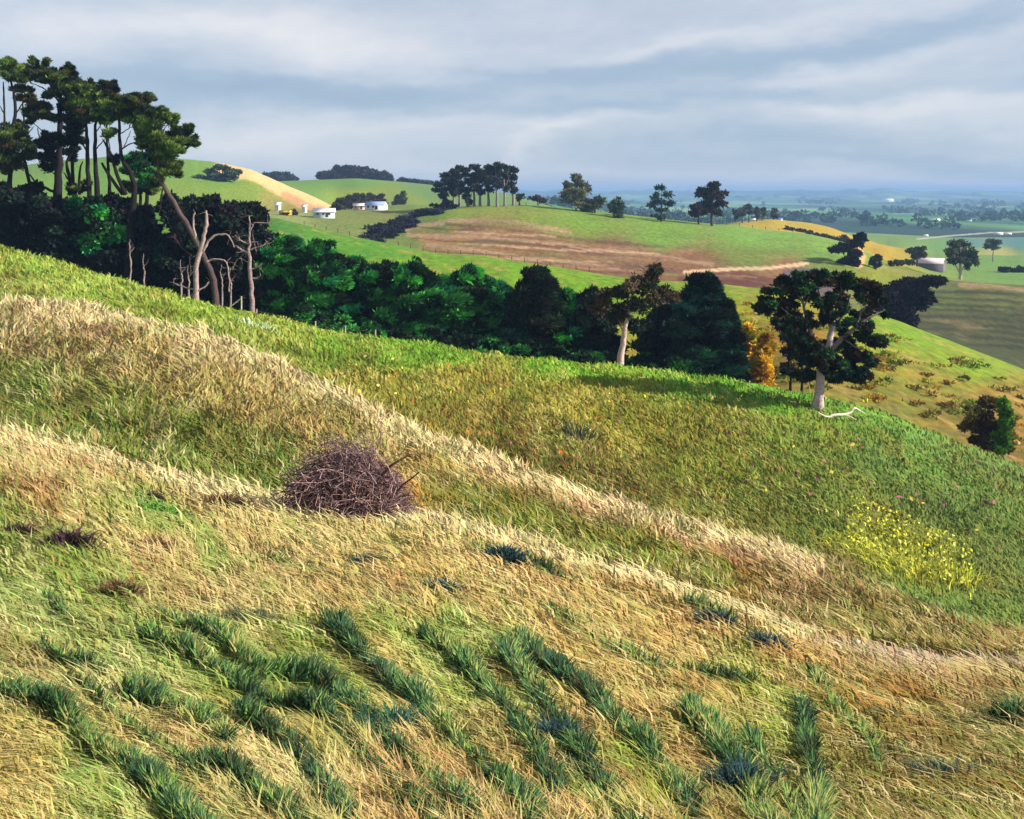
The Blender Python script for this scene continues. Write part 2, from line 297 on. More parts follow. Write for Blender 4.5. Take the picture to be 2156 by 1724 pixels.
stroke(sh(cA, 12, -100, 1760), 20, 'f2deaa', (2,), s=.85, jit=14); stroke(sh(cB, 12, -100, 1720), 20, 'f0d8a4', (3,4), s=.9, jit=14)
stroke([(0,830),(200,890),(420,955),(570,1000)], 56, '6c8232', (3,4), s=.85, jit=40); stroke([(940,1065),(1150,1125),(1350,1180),(1520,1245)], 34, '747c2a', (3,4), s=.8, jit=26)
stroke([(560,800),(700,890),(850,975),(950,1040)], 18, 'a8985a', (3,4), s=.5, jit=30)
stroke([(700,840),(850,905),(1000,955),(1150,1003),(1300,1052),(1450,1100)], 12, '64502a', (5,), s=.6, jit=14)
for q in range(15):
    x0_ = 860 + (q * 97) % 380; v0_ = 474 + q * 6.2; ln_ = 160 + (q * 53) % 320
    if x0_ + ln_ < 1600: stroke([(x0_, v0_ + (x0_ - 860) * .055), (x0_ + ln_ * .5, v0_ + (x0_ + ln_ * .5 - 860) * .06 + 2), (x0_ + ln_, v0_ + (x0_ + ln_ - 860) * .055)], 1.3, ('5a4034', 'b89878', '6a4c3c', '94704f')[q % 4], (10,11), s=.7, jit=3)
for q in range(9):
    stroke([(1790 + q * 14, 770 + q * 17), (1900 + q * 12, 768 + q * 18), (2010 + q * 14, 785 + q * 19), (2160, 815 + q * 19)], 2.2, ('5e5a1c', '94701e', '4e5418')[q % 3], (8,9), s=.55, jit=8)
streak((0,1,2), .45, 2.2, 101, '9aaa58', .58, 7, .5)
streak((0,1,2), .35, 1.8, 102, 'e2cd92', .60, 7, .5)
streak((0,1,2), .30, 1.5, 103, 'c8986a', .62, 8, .4)
streak((0,1,2), .30, 1.4, 104, '6c8a5a', .66, 8, .4)
streak((3,4), .9, 3.5, 105, '7c8a38', .58, 7, .5); streak((3,4), .8, 4, 106, 'dcc48c', .62, 7, .3); streak((3,4), .8, 3, 107, '8a6640', .64, 7, .4)
streak((5,6), 1.6, 4, 108, 'b09a40', .58, 7, .35); streak((5,6), 1.4, 4, 109, '5c8a2c', .58, 7, .4); streak((5,6), 1.2, 3, 110, '7c5a30', .64, 7, .45)
streak((8,9), 3, 8, 111, '8a8a20', .6, 6, .3); streak((8,9), 1.6, 5, 114, '5c6420', .6, 7, .4); streak((8,9), 2, 6, 115, 'a8864a', .60, 8, .5); streak((8,9), 1.2, 9, 116, '4f6a20', .62, 9, .3); streak((10,11), 14, 9, 112, '9a8058', .62, 7, .3); streak((10,11), 20, 9, 113, '5c6e36', .6, 7, .35)
r = sA
hb = np.clip(bA * 2.2, 0, 1) * (.45 + .9 * fbm(XA / 30, VAg / 30, 125))
hb = np.clip(hb, 0, .9)[..., None]
CC[r] = CC[r] * (1 - hb) + hx('86a64e') * hb
bb = np.clip((bA - .45) * 1.8 * (0.6 + .8 * (fbm(XA / 18, VAg / 18, 121))), 0, 1)
tint = fbm(XA / 60, VAg / 60, 122)
bc = np.where((tint > .5)[..., None], hx('4c7a46'), hx('3f6f5c'))
fade = np.clip((VAg - 1120) / 260, .45, 1)[..., None]
CC[r] = CC[r] * (1 - bb[..., None] * .85 * fade) + bc * bb[..., None] * .85 * fade
# green verges next to the bands
vg = np.clip(1 - np.abs(bA - .12) / .14, 0, 1) * (fbm(XA / 50, VAg / 50, 124) > .5)
CC[r] = CC[r] * (1 - .6 * vg[..., None]) + hx('7fa046') * .6 * vg[..., None]
GCOL = CC * ALB

# ------------------------------------------------------------------ mesh helpers
def mesh_obj(name, verts, faces, cols=None, mat=None, parent=None, quads=True, smooth=False, origin=None):
    me = bpy.data.meshes.new(name)
    v = np.asarray(verts, np.float32).reshape(-1, 3)
    if origin is not None: v = v - np.asarray(origin, np.float32)
    f = np.asarray(faces, np.int32); n = f.shape[1]
    me.vertices.add(len(v)); me.vertices.foreach_set('co', v.ravel())
    me.loops.add(f.size); me.loops.foreach_set('vertex_index', f.ravel())
    me.polygons.add(len(f)); me.polygons.foreach_set('loop_start', np.arange(0, f.size, n, dtype=np.int32)); 
    if smooth: me.polygons.foreach_set('use_smooth', np.ones(len(f), bool))
    me.update(calc_edges=True)
    if cols is not None:
        at = me.color_attributes.new('Col', 'FLOAT_COLOR', 'POINT')
        c = np.ones((len(v), 4), np.float32); c[:, :3] = cols; at.data.foreach_set('color', c.ravel())
    o = bpy.data.objects.new(name, me); COL.objects.link(o)
    if mat: me.materials.append(mat)
    if parent: o.parent = parent
    return o
def tag(o, label=None, cat=None, group=None, kind=None):
    if label: o['label'] = label
    if cat: o['category'] = cat
    if group: o['group'] = group
    if kind: o['kind'] = kind
    return o
def empty(name, loc):
    o = bpy.data.objects.new(name, None); COL.objects.link(o); o.location = loc; o.empty_display_size = .5
    return o
def attr_mat(name, rough=.9, nscale=3.0, namp=.25, bump=.0, spec=.15, transl=0.0, stretch=(1, 1, 1)):
    m_ = bpy.data.materials.new(name); m_.use_nodes = True; t = m_.node_tree; b = t.nodes['Principled BSDF']
    a = t.nodes.new('ShaderNodeAttribute'); a.attribute_name = 'Col'
    g = t.nodes.new('ShaderNodeNewGeometry'); mp = t.nodes.new('ShaderNodeMapping'); mp.inputs['Scale'].default_value = stretch
    t.links.new(g.outputs['Position'], mp.inputs[0])
    n_ = t.nodes.new('ShaderNodeTexNoise'); n_.inputs['Scale'].default_value = nscale; n_.inputs['Detail'].default_value = 5; n_.inputs['Roughness'].default_value = .65
    t.links.new(mp.outputs[0], n_.inputs['Vector'])
    mr = t.nodes.new('ShaderNodeMapRange'); mr.inputs[1].default_value = .3; mr.inputs[2].default_value = .7; mr.inputs[3].default_value = 1 - namp; mr.inputs[4].default_value = 1 + namp
    t.links.new(n_.outputs['Fac'], mr.inputs[0])
    vm = t.nodes.new('ShaderNodeVectorMath'); vm.operation = 'SCALE'; t.links.new(a.outputs['Color'], vm.inputs[0]); t.links.new(mr.outputs[0], vm.inputs['Scale'])
    t.links.new(vm.outputs[0], b.inputs['Base Color'])
    b.inputs['Roughness'].default_value = rough; b.inputs['Specular IOR Level'].default_value = spec
    if bump:
        bp = t.nodes.new('ShaderNodeBump'); bp.inputs['Strength'].default_value = bump; bp.inputs['Distance'].default_value = .2
        t.links.new(n_.outputs['Fac'], bp.inputs['Height']); t.links.new(bp.outputs[0], b.inputs['Normal'])
    if transl:
        tr = t.nodes.new('ShaderNodeBsdfTranslucent'); t.links.new(vm.outputs[0], tr.inputs[0])
        mx = t.nodes.new('ShaderNodeMixShader'); mx.inputs[0].default_value = transl
        t.links.new(b.outputs[0], mx.inputs[1]); t.links.new(tr.outputs[0], mx.inputs[2])
        t.links.new(mx.outputs[0], t.nodes['Material Output'].inputs[0])
    return m_
MG1 = attr_mat('near_turf', nscale=9, namp=.30, bump=.5)
MG2 = attr_mat('meadow_turf', nscale=1.6, namp=.30, bump=.5)
MG3 = attr_mat('pasture', nscale=.7, namp=.38, bump=.7, stretch=(1, .6, 1))
MG4 = attr_mat('plain_fields', nscale=.012, namp=.2)
MLEAF = attr_mat('foliage', nscale=2, namp=.2, transl=.22)
MGRASS = attr_mat('grass_blades', nscale=5, namp=.15, transl=.18)
_t = MGRASS.node_tree; _b = _t.nodes['Principled BSDF']
_g = _t.nodes.new('ShaderNodeNewGeometry'); _v = _t.nodes.new('ShaderNodeVectorMath'); _v.operation = 'MULTIPLY_ADD'
_t.links.new(_g.outputs['Normal'], _v.inputs[0]); _v.inputs[1].default_value = (.45, .45, .45); _v.inputs[2].default_value = (.25, -.1, .75)
_n = _t.nodes.new('ShaderNodeVectorMath'); _n.operation = 'NORMALIZE'; _t.links.new(_v.outputs[0], _n.inputs[0]); _t.links.new(_n.outputs[0], _b.inputs['Normal'])
MBARK = attr_mat('bark', nscale=6, namp=.4, bump=.6)
MPAINT = attr_mat('painted_boards', nscale=1.5, namp=.12)

# ------------------------------------------------------------------ ground sheets
BANDSET = [('near_hillside', 0, 3, MG1), ('middle_hillside', 3, 5, MG2), ('meadow_hillside', 5, 8, MG2), ('green_hill', 8, 11, MG3), ('brown_hill', 11, 13, MG3), ('distant_hills', 13, 17, MG3), ('plain', 17, 99, MG4)]
LABS = {'near_hillside': 'steep straw coloured grass slope with green stepped tracks in the foreground', 'middle_hillside': 'straw and olive grass fold behind the foreground slope', 'meadow_hillside': 'lime edged meadow slope below the dark tree belt', 'green_hill': 'vivid green hill behind the tree belt', 'brown_hill': 'brown and green grazed hill below the far pines', 'distant_hills': 'far green hills with a bare tan bank', 'plain': 'blue green plain running to the horizon'}
for (nm, k0, k1, mt) in BANDSET:
    rr = np.where((SEG >= k0) & (SEG < k1))[0]; a, b = rr[0], min(rr[-1] + 2, NR)
    sub = slice(a, b); n = b - a
    vv = np.stack([GX[sub], GY[sub], GZ[sub]], -1).reshape(-1, 3)
    i = np.arange(n - 1)[:, None] * NC + np.arange(NC - 1)[None, :]
    f = np.stack([i, i + 1, i + NC + 1, i + NC], -1).reshape(-1, 4)
    o = mesh_obj(nm, vv, f, GCOL[sub].reshape(-1, 3), mt, smooth=True)
    tag(o, LABS[nm], kind='structure')

# ------------------------------------------------------------------ grass
runmin = np.minimum.accumulate(GV, axis=0)
vis = np.zeros((NR, NC), bool); vis[1:] = GV[1:] < runmin[:-1] + 3
def blades(ks, count, hh, ww, lean, pal_extra, cs=.6, jitter=.25, seed=1, vmin=-1e9, edge=0, mask=None, name='grass', label='', height_noise=.5, cat=None, xlim=(-300, 2450), bend=.5, kind='stuff', hid=False):
    g = np.random.default_rng(seed)
    rr = np.where(np.isin(SEG, ks))[0]
    dv = np.zeros((NR, NC)); dv[:-1] = np.maximum(GV[:-1] - GV[1:], 0) + edge * .02
    wt = dv[rr] * (vis[rr]) * (GV[rr] < 1900) * (xs > xlim[0]) * (xs < xlim[1])
    if hid: wt = np.ones((len(rr), NC)) * (xs > xlim[0]) * (xs < xlim[1])
    if mask is not None: wt = wt * mask[rr]
    p = (wt / wt.sum()).ravel()
    cdf = np.cumsum(p); idx = np.searchsorted(cdf, g.random(count)); idx = np.minimum(idx, len(p) - 1)
    ri = rr[idx // NC]; ci = idx % NC
    ri = np.minimum(ri, NR - 2); ci = np.minimum(ci, NC - 2)
    fr, fc = g.random(count), g.random(count)
    def lp(A):
        if A.ndim == 3: f1, f2 = fr[:, None], fc[:, None]
        else: f1, f2 = fr, fc
        return (A[ri, ci] * (1 - f2) + A[ri, ci + 1] * f2) * (1 - f1) + (A[ri + 1, ci] * (1 - f2) + A[ri + 1, ci + 1] * f2) * f1
    px, py, pz = lp(GX), lp(GY), lp(GZ)
    col = lp(GCOL); bd = lp(band)
    # colour: ground cover + family of strands
    cn = fbm(px / cs, py / (1.8 * cs), seed + 500, 3); q = np.clip(.75 * g.random(count) + 1.0 * (cn - .5) + .125, 0, .999)
    cum = 0
    for (frac, c, s) in pal_extra:
        sel = (q >= cum) & (q < cum + frac); cum += frac
        col[sel] = col[sel] * (1 - s) + hx(c) * ALB * s
    col *= (1 + (g.random((count, 1)) - .5) * 2 * jitter)
    H = hh(py) * (1 - height_noise + 2 * height_noise * g.random(count)) * (1 + .35 * bd) * (.6 + .8 * fbm(px / cs * 1.3, py / cs, seed + 700, 2)) * (1 if seed == 2 else np.clip(1.1 - 1.0 * bd, .4, 1))
    Wd = ww(py) * (.6 + .8 * g.random(count))
    lx = lean[0] + g.normal(0, .27, count); ly = lean[1] + g.normal(0, .2, count)
    nb = fbm(px / 3, py / 3, seed + 300) - .5
    lx += nb * 1.3; ly = ly + (fbm(px / 1.2, py / 1.2, seed + 310) - .5) * .9
    up = np.sqrt(np.maximum(1 - np.minimum(lx ** 2 + ly ** 2, .9), .1))
    wx = np.cos(g.random(count) * 1.2 - .6); wy = np.sin(g.random(count) * 1.2 - .6)
    B = np.stack([px, py, pz - .03 * H], -1)
    D1 = np.stack([lx * .6, ly * .6, up], -1) * H[:, None]
    D2 = np.stack([lx * (1 + bend), ly * (1 + bend), up * (1 - bend * .35)], -1) * H[:, None]
    Wv = np.stack([wx, wy, wx * 0], -1) * Wd[:, None]
    verts = np.stack([B - Wv * .4, B + Wv * .4, B + D1 * .55 + Wv * .5, B + D1 * .55 - Wv * .5, B + D2], 1)
    base = np.arange(count)[:, None] * 5
    tris = np.concatenate([base + np.array([[0, 1, 2]]), base + np.array([[0, 2, 3]]), base + np.array([[3, 2, 4]])], 0)
    cc = np.repeat(col[:, None, :], 5, 1)
    o = mesh_obj(name, verts.reshape(-1, 3), tris, cc.reshape(-1, 3), MGRASS)
    tag(o, label, cat or 'grass', kind=kind)
    return o
f1 = lambda a, b: (lambda y: np.interp(y, a, b))
STRAW = [(.07, '6a4a38', .55), (.05, '5a7c50', .55), (.14, 'c9985c', .45), (.36, 'c9985c', .0), (.13, '84a848', .6), (.23, 'f0dca4', .5)]
bm_ = np.clip(band * 1.5 - .45, 0, 1)
PM = np.ones((NR, NC)); PM[sA] = 1 - .85 * np.clip(1.6 - pdist(XA, VAg + 8, PATH) / 16, 0, 1)
blades((2,), 240000, f1([6, 12, 30], [.2, .31, .52]), f1([6, 12, 30], [.012, .021, .05]), (-.68, -.05), STRAW, mask=(1 - .92 * bm_) * PM, seed=1, label='long straw coloured grass leaning over the foreground slope', name='dry_grass')
blades((2,), 80000, f1([6, 12, 30], [.13, .20, .34]), f1([6, 12, 30], [.016, .026, .045]), (.0, .0), [(.09, '5a3a30', .7), (.30, '264636', .8), (.24, '3c6a46', .7), (.20, '84ac50', .75), (.17, 'c8bc70', .75)], mask=bm_, seed=2, label='dark green lush grass along the stepped sheep tracks', name='green_grass', bend=.2)
blades((4,), 80000, f1([30, 55], [.65, .85]), f1([30, 55], [.055, .085]), (-.42, .05), STRAW, cs=1.4, seed=3, label='tall straw and olive grass on the middle fold', name='dry_grass')
blades((3,), 24000, f1([24, 40], [.5, .6]), f1([24, 40], [.05, .07]), (-.5, 0), STRAW, cs=1, seed=8, hid=True, name='dry_grass', label='straw grass in the dip behind the foreground ridge')
blades((5,), 24000, f1([36, 60], [.5, .6]), f1([36, 60], [.06, .09]), (-.4, 0), STRAW, cs=1.4, seed=9, hid=True, name='dry_grass', label='straw and green grass in the dip behind the middle ridge')
GR = np.clip((XS2 - 1450) / 250 + (fbm(GX / 3, GY / 5, 91) - .5) * 1.2, 0, 1)
blades((6,), 75000, f1([36, 70, 95], [.55, .65, .35]), f1([36, 95], [.06, .10]), (-.35, .05), [(.1, '6a4c30', .45), (.14, '4c7030', .5), (.18, '6a8a30', .45), (.22, '5a7a2c', .0), (.08, 'c07838', .5), (.12, 'b8b850', .5), (.16, 'd8cc80', .55)], cs=2.2, mask=1 - GR, seed=4, label='green and yellow grass on the meadow slope below the trees', name='meadow_grass')
blades((6,), 45000, f1([36, 70, 95], [.4, .45, .28]), f1([36, 95], [.06, .10]), (-.3, .05), [(.10, '6a5440', .55), (.14, '566a3a', .5), (.36, '84803c', .45), (.3, 'a09a4c', .5)], cs=2.6, jitter=.18, mask=GR, seed=6, label='green grass on the right of the meadow slope', name='meadow_grass')
if 0: blades((9,), 40000, f1([100, 230], [.35, .5]), f1([100, 230], [.14, .26]), (-.2, .0), [(.3, 'a09a30', .15), (.4, '6a8c20', .0), (.3, 'b0a840', .25)], cs=4, jitter=.12, seed=5, label='grass on the vivid green hill behind the belt', name='pasture_grass')

# ------------------------------------------------------------------ plants: geometry builders
def P(x, v, y): return np.array([(x - HX) * K * y, y, -(v - HV) * K * y])
def ground_pt(x, y): X = (x - HX) * K * y; return np.array([X, y, gz(X, y)])
def tube(path, rad, n=6):
    path = np.asarray(path, float); rad = np.asarray(rad, float)
    d = np.gradient(path, axis=0); d /= np.linalg.norm(d, axis=1)[:, None] + 1e-9
    ref = np.array([.31, .9, .2]); u = np.cross(d, ref); u /= np.linalg.norm(u, axis=1)[:, None] + 1e-9; w_ = np.cross(d, u)
    an = np.arange(n) * 2 * np.pi / n
    ring = path[:, None, :] + rad[:, None, None] * (np.cos(an)[None, :, None] * u[:, None, :] + np.sin(an)[None, :, None] * w_[:, None, :])
    m_ = len(path); f = []
    for i in range(m_ - 1):
        for j in range(n):
            a = i * n + j; b = i * n + (j + 1) % n
            f.append((a, b, b + n, a + n))
    return ring.reshape(-1, 3), np.array(f)
def smooth_path(pts, n=4, jit=0, g=None):
    pts = np.asarray(pts, float); m_ = len(pts)
    t = np.linspace(0, m_ - 1, (m_ - 1) * n + 1); out = np.zeros((len(t), pts.shape[1]))
    for i, tt in enumerate(t):
        k = min(int(tt), m_ - 2); f = tt - k
        p0 = pts[max(k - 1, 0)]; p1 = pts[k]; p2 = pts[k + 1]; p3 = pts[min(k + 2, m_ - 1)]
        out[i] = .5 * ((2 * p1) + (-p0 + p2) * f + (2 * p0 - 5 * p1 + 4 * p2 - p3) * f * f + (-p0 + 3 * p1 - 3 * p2 + p3) * f ** 3)
    if jit and g is not None: out[1:, :3] += g.normal(0, jit, (len(out) - 1, 3))
    return out
class Geo:
    def __init__(s): s.v = []; s.f = []; s.c = []; s.n = 0
    def add(s, v, f, c):
        s.v.append(v); s.f.append(f + s.n); s.n += len(v)
        c = np.asarray(c, float); s.c.append(np.repeat(c[None], len(v), 0) if c.ndim == 1 else c)
    def build(s, name, mat, parent=None, origin=None, smooth=False):
        return mesh_obj(name, np.concatenate(s.v), np.concatenate(s.f), np.concatenate(s.c), mat, parent, smooth=smooth, origin=origin)
LB = 1.25
def leaves(clumps, n_per, ll, lw, pal, g,  up=.35, wind=(0, 0, 0), sub=9, flat=.7, subr=.42, shell=.45, rad=.42, nz=.5, sat=0):
    """diamond leaf sprays spread through lumpy sub-clumps of every crown mass"""
    Vs, Cs = [], []; n_per *= 1.5; ll *= .8
    ex = []
    for (c, r, *q) in clumps:
        for _ in range(sat):
            d0 = g.normal(size=3); d0 /= np.linalg.norm(d0); k0 = q[0] if q else 1.0
            ex.append((np.asarray(c) + d0 * np.asarray(r) * 1.05, np.asarray(r) * g.uniform(.3, .55), k0 * .28) + tuple(q[1:]))
    for (c, r, *q) in list(clumps) + ex:
        c = np.asarray(c); r = np.asarray(r, float); k = q[0] if q else 1.0
        pl = q[1] if len(q) > 1 else pal
        ns = max(3, int(sub * k))
        dd = g.normal(size=(ns, 3)); dd /= np.linalg.norm(dd, axis=1)[:, None]
        sc = c + dd * r * (g.random((ns, 1)) ** .4) * .78
        cols = LB * np.array([hx(pl[i]) for i in g.integers(0, len(pl), ns)]) * (.75 + .5 * g.random((ns, 1)))
        n = int(n_per * k); si = g.integers(0, ns, n)
        d = g.normal(size=(n, 3)); d /= np.linalg.norm(d, axis=1)[:, None]
        rr = shell + (1 - shell) * g.random((n, 1))
        pos = sc[si] + d * (r * subr * (1 + .0)) * rr * np.array([1, 1, flat])
        ax = d * rad + np.array([0, 0, up]) + np.asarray(wind) + g.normal(0, 1, (n, 3)) * nz; ax /= np.linalg.norm(ax, axis=1)[:, None]
        sd = np.cross(ax, g.normal(size=(n, 3))); sd /= np.linalg.norm(sd, axis=1)[:, None]
        l = ll * (.5 + g.random((n, 1))); w_ = lw * (.5 + g.random((n, 1)))
        Vs.append(np.stack([pos, pos + ax * l * .45 + sd * w_, pos + ax * l, pos + ax * l * .45 - sd * w_], 1))
        cc = cols[si] * (.65 + .7 * g.random((n, 1))); Cs.append(np.repeat(cc[:, None, :], 4, 1))
    V_ = np.concatenate(Vs).reshape(-1, 3); C_ = np.concatenate(Cs).reshape(-1, 3)
    return V_, np.arange(len(V_)).reshape(-1, 4), C_
PINE = ['34421e', '465626', '2a3820', '42381e', '5a6a30', '22301e']
PINEL = ['56702e', '6a8034', '4a5e2e', '3a4c28']
BELT = ['16301c', '245a2a', '13281a', '2f7034', '1c3c20', '3a8a3a', '14342a', '227048', '1a2018']  # brighter greens put sunlit highlights into the leaf colour, mixed at random
BELT = [''.join('%02x' % min(255, int(int(c[i:i+2], 16) * m_)) for i, m_ in ((0, 1.25), (2, 1.15), (4, 1.05))) for c in BELT]
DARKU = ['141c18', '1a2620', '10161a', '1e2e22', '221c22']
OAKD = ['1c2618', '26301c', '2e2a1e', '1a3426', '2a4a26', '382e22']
BRK = '1e181a'; PALE = 'a58c88'; GREYB = '6a5a58'
def tree(name, label, cat, base, trunk, limbs, clumps, pal, n_per, ll, lw, seed, group=None, bark=BRK, limb_bark=None, crownname='crown', limbname=None, **kw):
    """base (x, y); trunk / limbs: lists of (x, v, radius_m[, dy]); clumps: (x, v, rx, rv[, dy, k, pal])"""
    g = np.random.default_rng(seed); x, y = base; b = ground_pt(x, y)
    e = empty(name, b); tag(e, label, cat, group)
    G = Geo()
    def mkpath(pl, n=4, jit=.03):
        p = [list(P(q[0], q[1], y + (q[3] if len(q) > 3 else 0))) + [q[2]] for q in pl]
        sp = smooth_path(p, n, 0); sp[1:-1, :3] += g.normal(0, jit, (len(sp) - 2, 3)); return sp[:, :3], np.maximum(sp[:, 3], .015)
    if trunk:
        t0 = [(x, 0, trunk[0][2])]
        p = [list(b - np.array([0, 0, .3])) + [trunk[0][2] * 1.35]] + [list(P(q[0], q[1], y + (q[3] if len(q) > 3 else 0))) + [q[2]] for q in trunk]
        sp = smooth_path(p, 4, 0); sp[2:-1, :3] += g.normal(0, .04, (len(sp) - 3, 3))
        v, f = tube(sp[:, :3], np.maximum(sp[:, 3], .03), 9); G.add(v, f, hx(bark))
    LG = G if limbname is None else None
    for L_ in limbs:
        a, r_ = mkpath(L_); v, f = tube(a, r_, 6)
        if LG is not None: G.add(v, f, hx(limb_bark or bark))
        else:
            q = Geo(); q.add(v, f, hx(limb_bark or bark)); q.build(limbname, MBARK, e, b, True)
    if trunk and not clumps or name in ('half_dead_tree', 'old_tree'):
        for L_ in list(limbs) + [[(q[0], q[1], q[2]) for q in trunk[len(trunk) // 2:]]]:
            a, r_ = mkpath(L_)
            for _ in range(1 if name == 'dead_sapling' else 5):
                i0 = g.integers(len(a) // 3, len(a)); s0 = a[i0]; ln = .35 + .9 * g.random()
                dv_ = np.array([g.normal(0, .8), g.normal(0, .6), g.normal(.15, .6)]); dv_ /= np.linalg.norm(dv_)
                pth = smooth_path([s0, s0 + dv_ * ln * .5 + g.normal(0, .06, 3), s0 + dv_ * ln + g.normal(0, .12, 3)], 3)
                v, f = tube(pth, np.linspace(.028, .008, len(pth)), 4); G.add(v, f, hx(limb_bark or bark) * .9)
    if G.v:
        for q_ in range(len(G.v)):
            nzv = g.normal(0, 1, G.v[q_].shape) * .012; G.v[q_] = G.v[q_] + nzv
            G.c[q_] = G.c[q_] * (.8 + .4 * g.random((len(G.c[q_]), 1)))
        G.build('trunk', MBARK, e, b, True)
    if clumps:
        cl = []
        for q in clumps:
            dy = q[4] if len(q) > 4 and q[4] is not None else g.normal(0, .8) * q[2] * K * y * .5
            c = P(q[0], q[1], y + dy); rx = q[2] * K * y; rz = q[3] * K * y
            cl.append((c, (rx, (rx + rz) * .5, rz), q[5] if len(q) > 5 else 1.0, q[6] if len(q) > 6 else pal))
        v, f, c = leaves(cl, n_per, ll, lw, pal, g, **kw)
        mesh_obj(crownname, v, f, c, MLEAF, e, origin=b)
    return e
# ---- the wind-swept pines on the left (drawn in their own detail units)
zx = lambda x: x * .3349
zv = lambda v: v * .3349 + 108.3
def zt(l): return [(zx(q[0]), zv(q[1]), *q[2:]) for q in l]
def zc(l): return [(zx(q[0]), zv(q[1]), q[2] * .3349 * 1.15, q[3] * .3349 * 1.15, *q[4:]) for q in l]
GP = 'tall windswept pines on the left ridge'
WD = dict(up=.7, nz=.35, wind=(.35, 0, .1), flat=.5, subr=.5, sat=3, shell=.1, rad=.35)
def pine(label, bx, y, tr, li, cl, seed, n=1500, **kw):
    k = dict(WD); k.update(kw)
    return tree('windswept_pine', label, 'pine tree', (zx(bx), y), [(q[0], q[1], q[2] * .72, *q[3:]) for q in zt(tr)], [[(q[0], q[1], q[2] * .72, *q[3:]) for q in zt(l)] for l in li], zc(cl), PINE, int(n * 1.5), .62, .085, seed, GP, **k)
pine('leftmost windswept pine, cut by the photo edge, with a small green crown', 60, 112, [(60,900,.4),(75,600,.34),(95,400,.28),(85,250,.2),(60,170,.12)],
     [[(30,500,.2),(25,300,.15),(20,190,.08)], [(95,400,.12),(150,320,.08),(230,290,.04)], [(85,280,.1),(130,200,.06),(170,180,.03)], [(75,560,.1),(120,480,.07),(150,440,.04)], [(30,400,.1),(0,340,.07),(-40,300,.03)]],
     [(50,130,85,45,None,1,PINEL),(10,110,60,50,None,1,PINEL),(75,85,12,28,None,.2),(150,170,45,30,None,.5),(60,560,85,90),(70,680,110,80),(20,620,70,110),(145,520,30,50,None,.4),(180,600,35,30,None,.3)], 11, 1700)
pine('tallest windswept pine with a broad flat crown and fanned bare limbs', 370, 116, [(365,900,.75),(372,650,.5),(378,400,.42),(375,280,.32),(360,200,.2)],
     [[(375,330,.2),(320,260,.14),(250,220,.08),(200,200,.05)], [(372,420,.18),(310,380,.12),(220,400,.05)], [(376,340,.16),(430,260,.1),(450,190,.06)], [(376,300,.14),(320,220,.1),(290,180,.06)], [(370,560,.2),(300,520,.13),(230,470,.07),(215,440,.04)], [(372,600,.2),(430,560,.12),(470,540,.05)], [(368,700,.3),(300,650,.2),(255,560,.12),(235,480,.06)], [(340,880,.3),(240,830,.2),(170,760,.12),(130,700,.06)]],
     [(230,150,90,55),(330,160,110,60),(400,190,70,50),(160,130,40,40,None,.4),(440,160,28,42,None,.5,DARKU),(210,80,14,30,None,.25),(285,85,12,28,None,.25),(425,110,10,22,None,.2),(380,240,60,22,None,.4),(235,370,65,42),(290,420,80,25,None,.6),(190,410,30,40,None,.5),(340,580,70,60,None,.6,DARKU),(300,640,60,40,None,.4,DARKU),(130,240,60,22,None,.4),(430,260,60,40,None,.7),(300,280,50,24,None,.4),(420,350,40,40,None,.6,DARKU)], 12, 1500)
pine('windswept pine with green slanting crown and dark spiky top', 545, 113, [(560,920,.42),(548,700,.34),(548,560,.28),(540,430,.2),(560,340,.12)],
     [[(612,920,.5,-1),(600,700,.36,-1),(598,520,.28,-1),(604,420,.2,-1),(590,330,.1)], [(598,620,.12),(650,560,.08),(690,520,.04)], [(600,520,.12),(640,450,.07),(665,430,.03)], [(548,640,.16),(510,560,.1),(490,500,.06)]],
     [(520,300,70,55,None,1,PINEL),(600,320,80,70,None,1,PINEL),(660,370,70,55,None,.9,PINEL),(500,240,50,30,None,.5),(620,240,80,30),(700,240,20,30,None,.4,DARKU),(560,215,14,22,None,.2),(500,215,12,20,None,.2),(540,400,60,40,None,.6),(700,330,50,50,None,.8),(640,420,50,30,None,.5,PINEL),(450,470,55,80,None,.9,DARKU),(440,580,45,80,None,.7,DARKU),(470,380,50,60,None,.6)], 13, 1500)
pine('windswept pine with a pale green upper crown above two bare forked trunks', 790, 110, [(840,960,.5),(832,790,.4),(770,680,.32),(752,560,.26),(748,420,.2),(742,330,.1)],
     [[(790,900,.4),(730,760,.32),(700,650,.24),(655,570,.14),(645,550,.08)], [(640,700,.2),(700,800,.26),(770,900,.3)], [(756,620,.14),(820,580,.1),(860,570,.04)], [(752,520,.12),(800,490,.08),(830,470,.05)], [(780,600,.1),(810,530,.06),(820,500,.03)], [(690,650,.12),(685,560,.08),(690,460,.05)]],
     [(790,330,70,45),(870,330,70,40),(840,300,80,28,None,.6),(860,425,70,55,None,1,PINEL),(920,460,50,45,None,.8,PINEL),(850,290,12,22,None,.2),(745,300,16,30,None,.3),(915,300,14,14,None,.2),(700,400,40,50,None,.6,PINEL),(700,520,40,22,None,.3,PINEL),(890,600,40,22,None,.3),(930,390,50,50,None,.8),(780,400,60,40,None,.6)], 14, 1500)
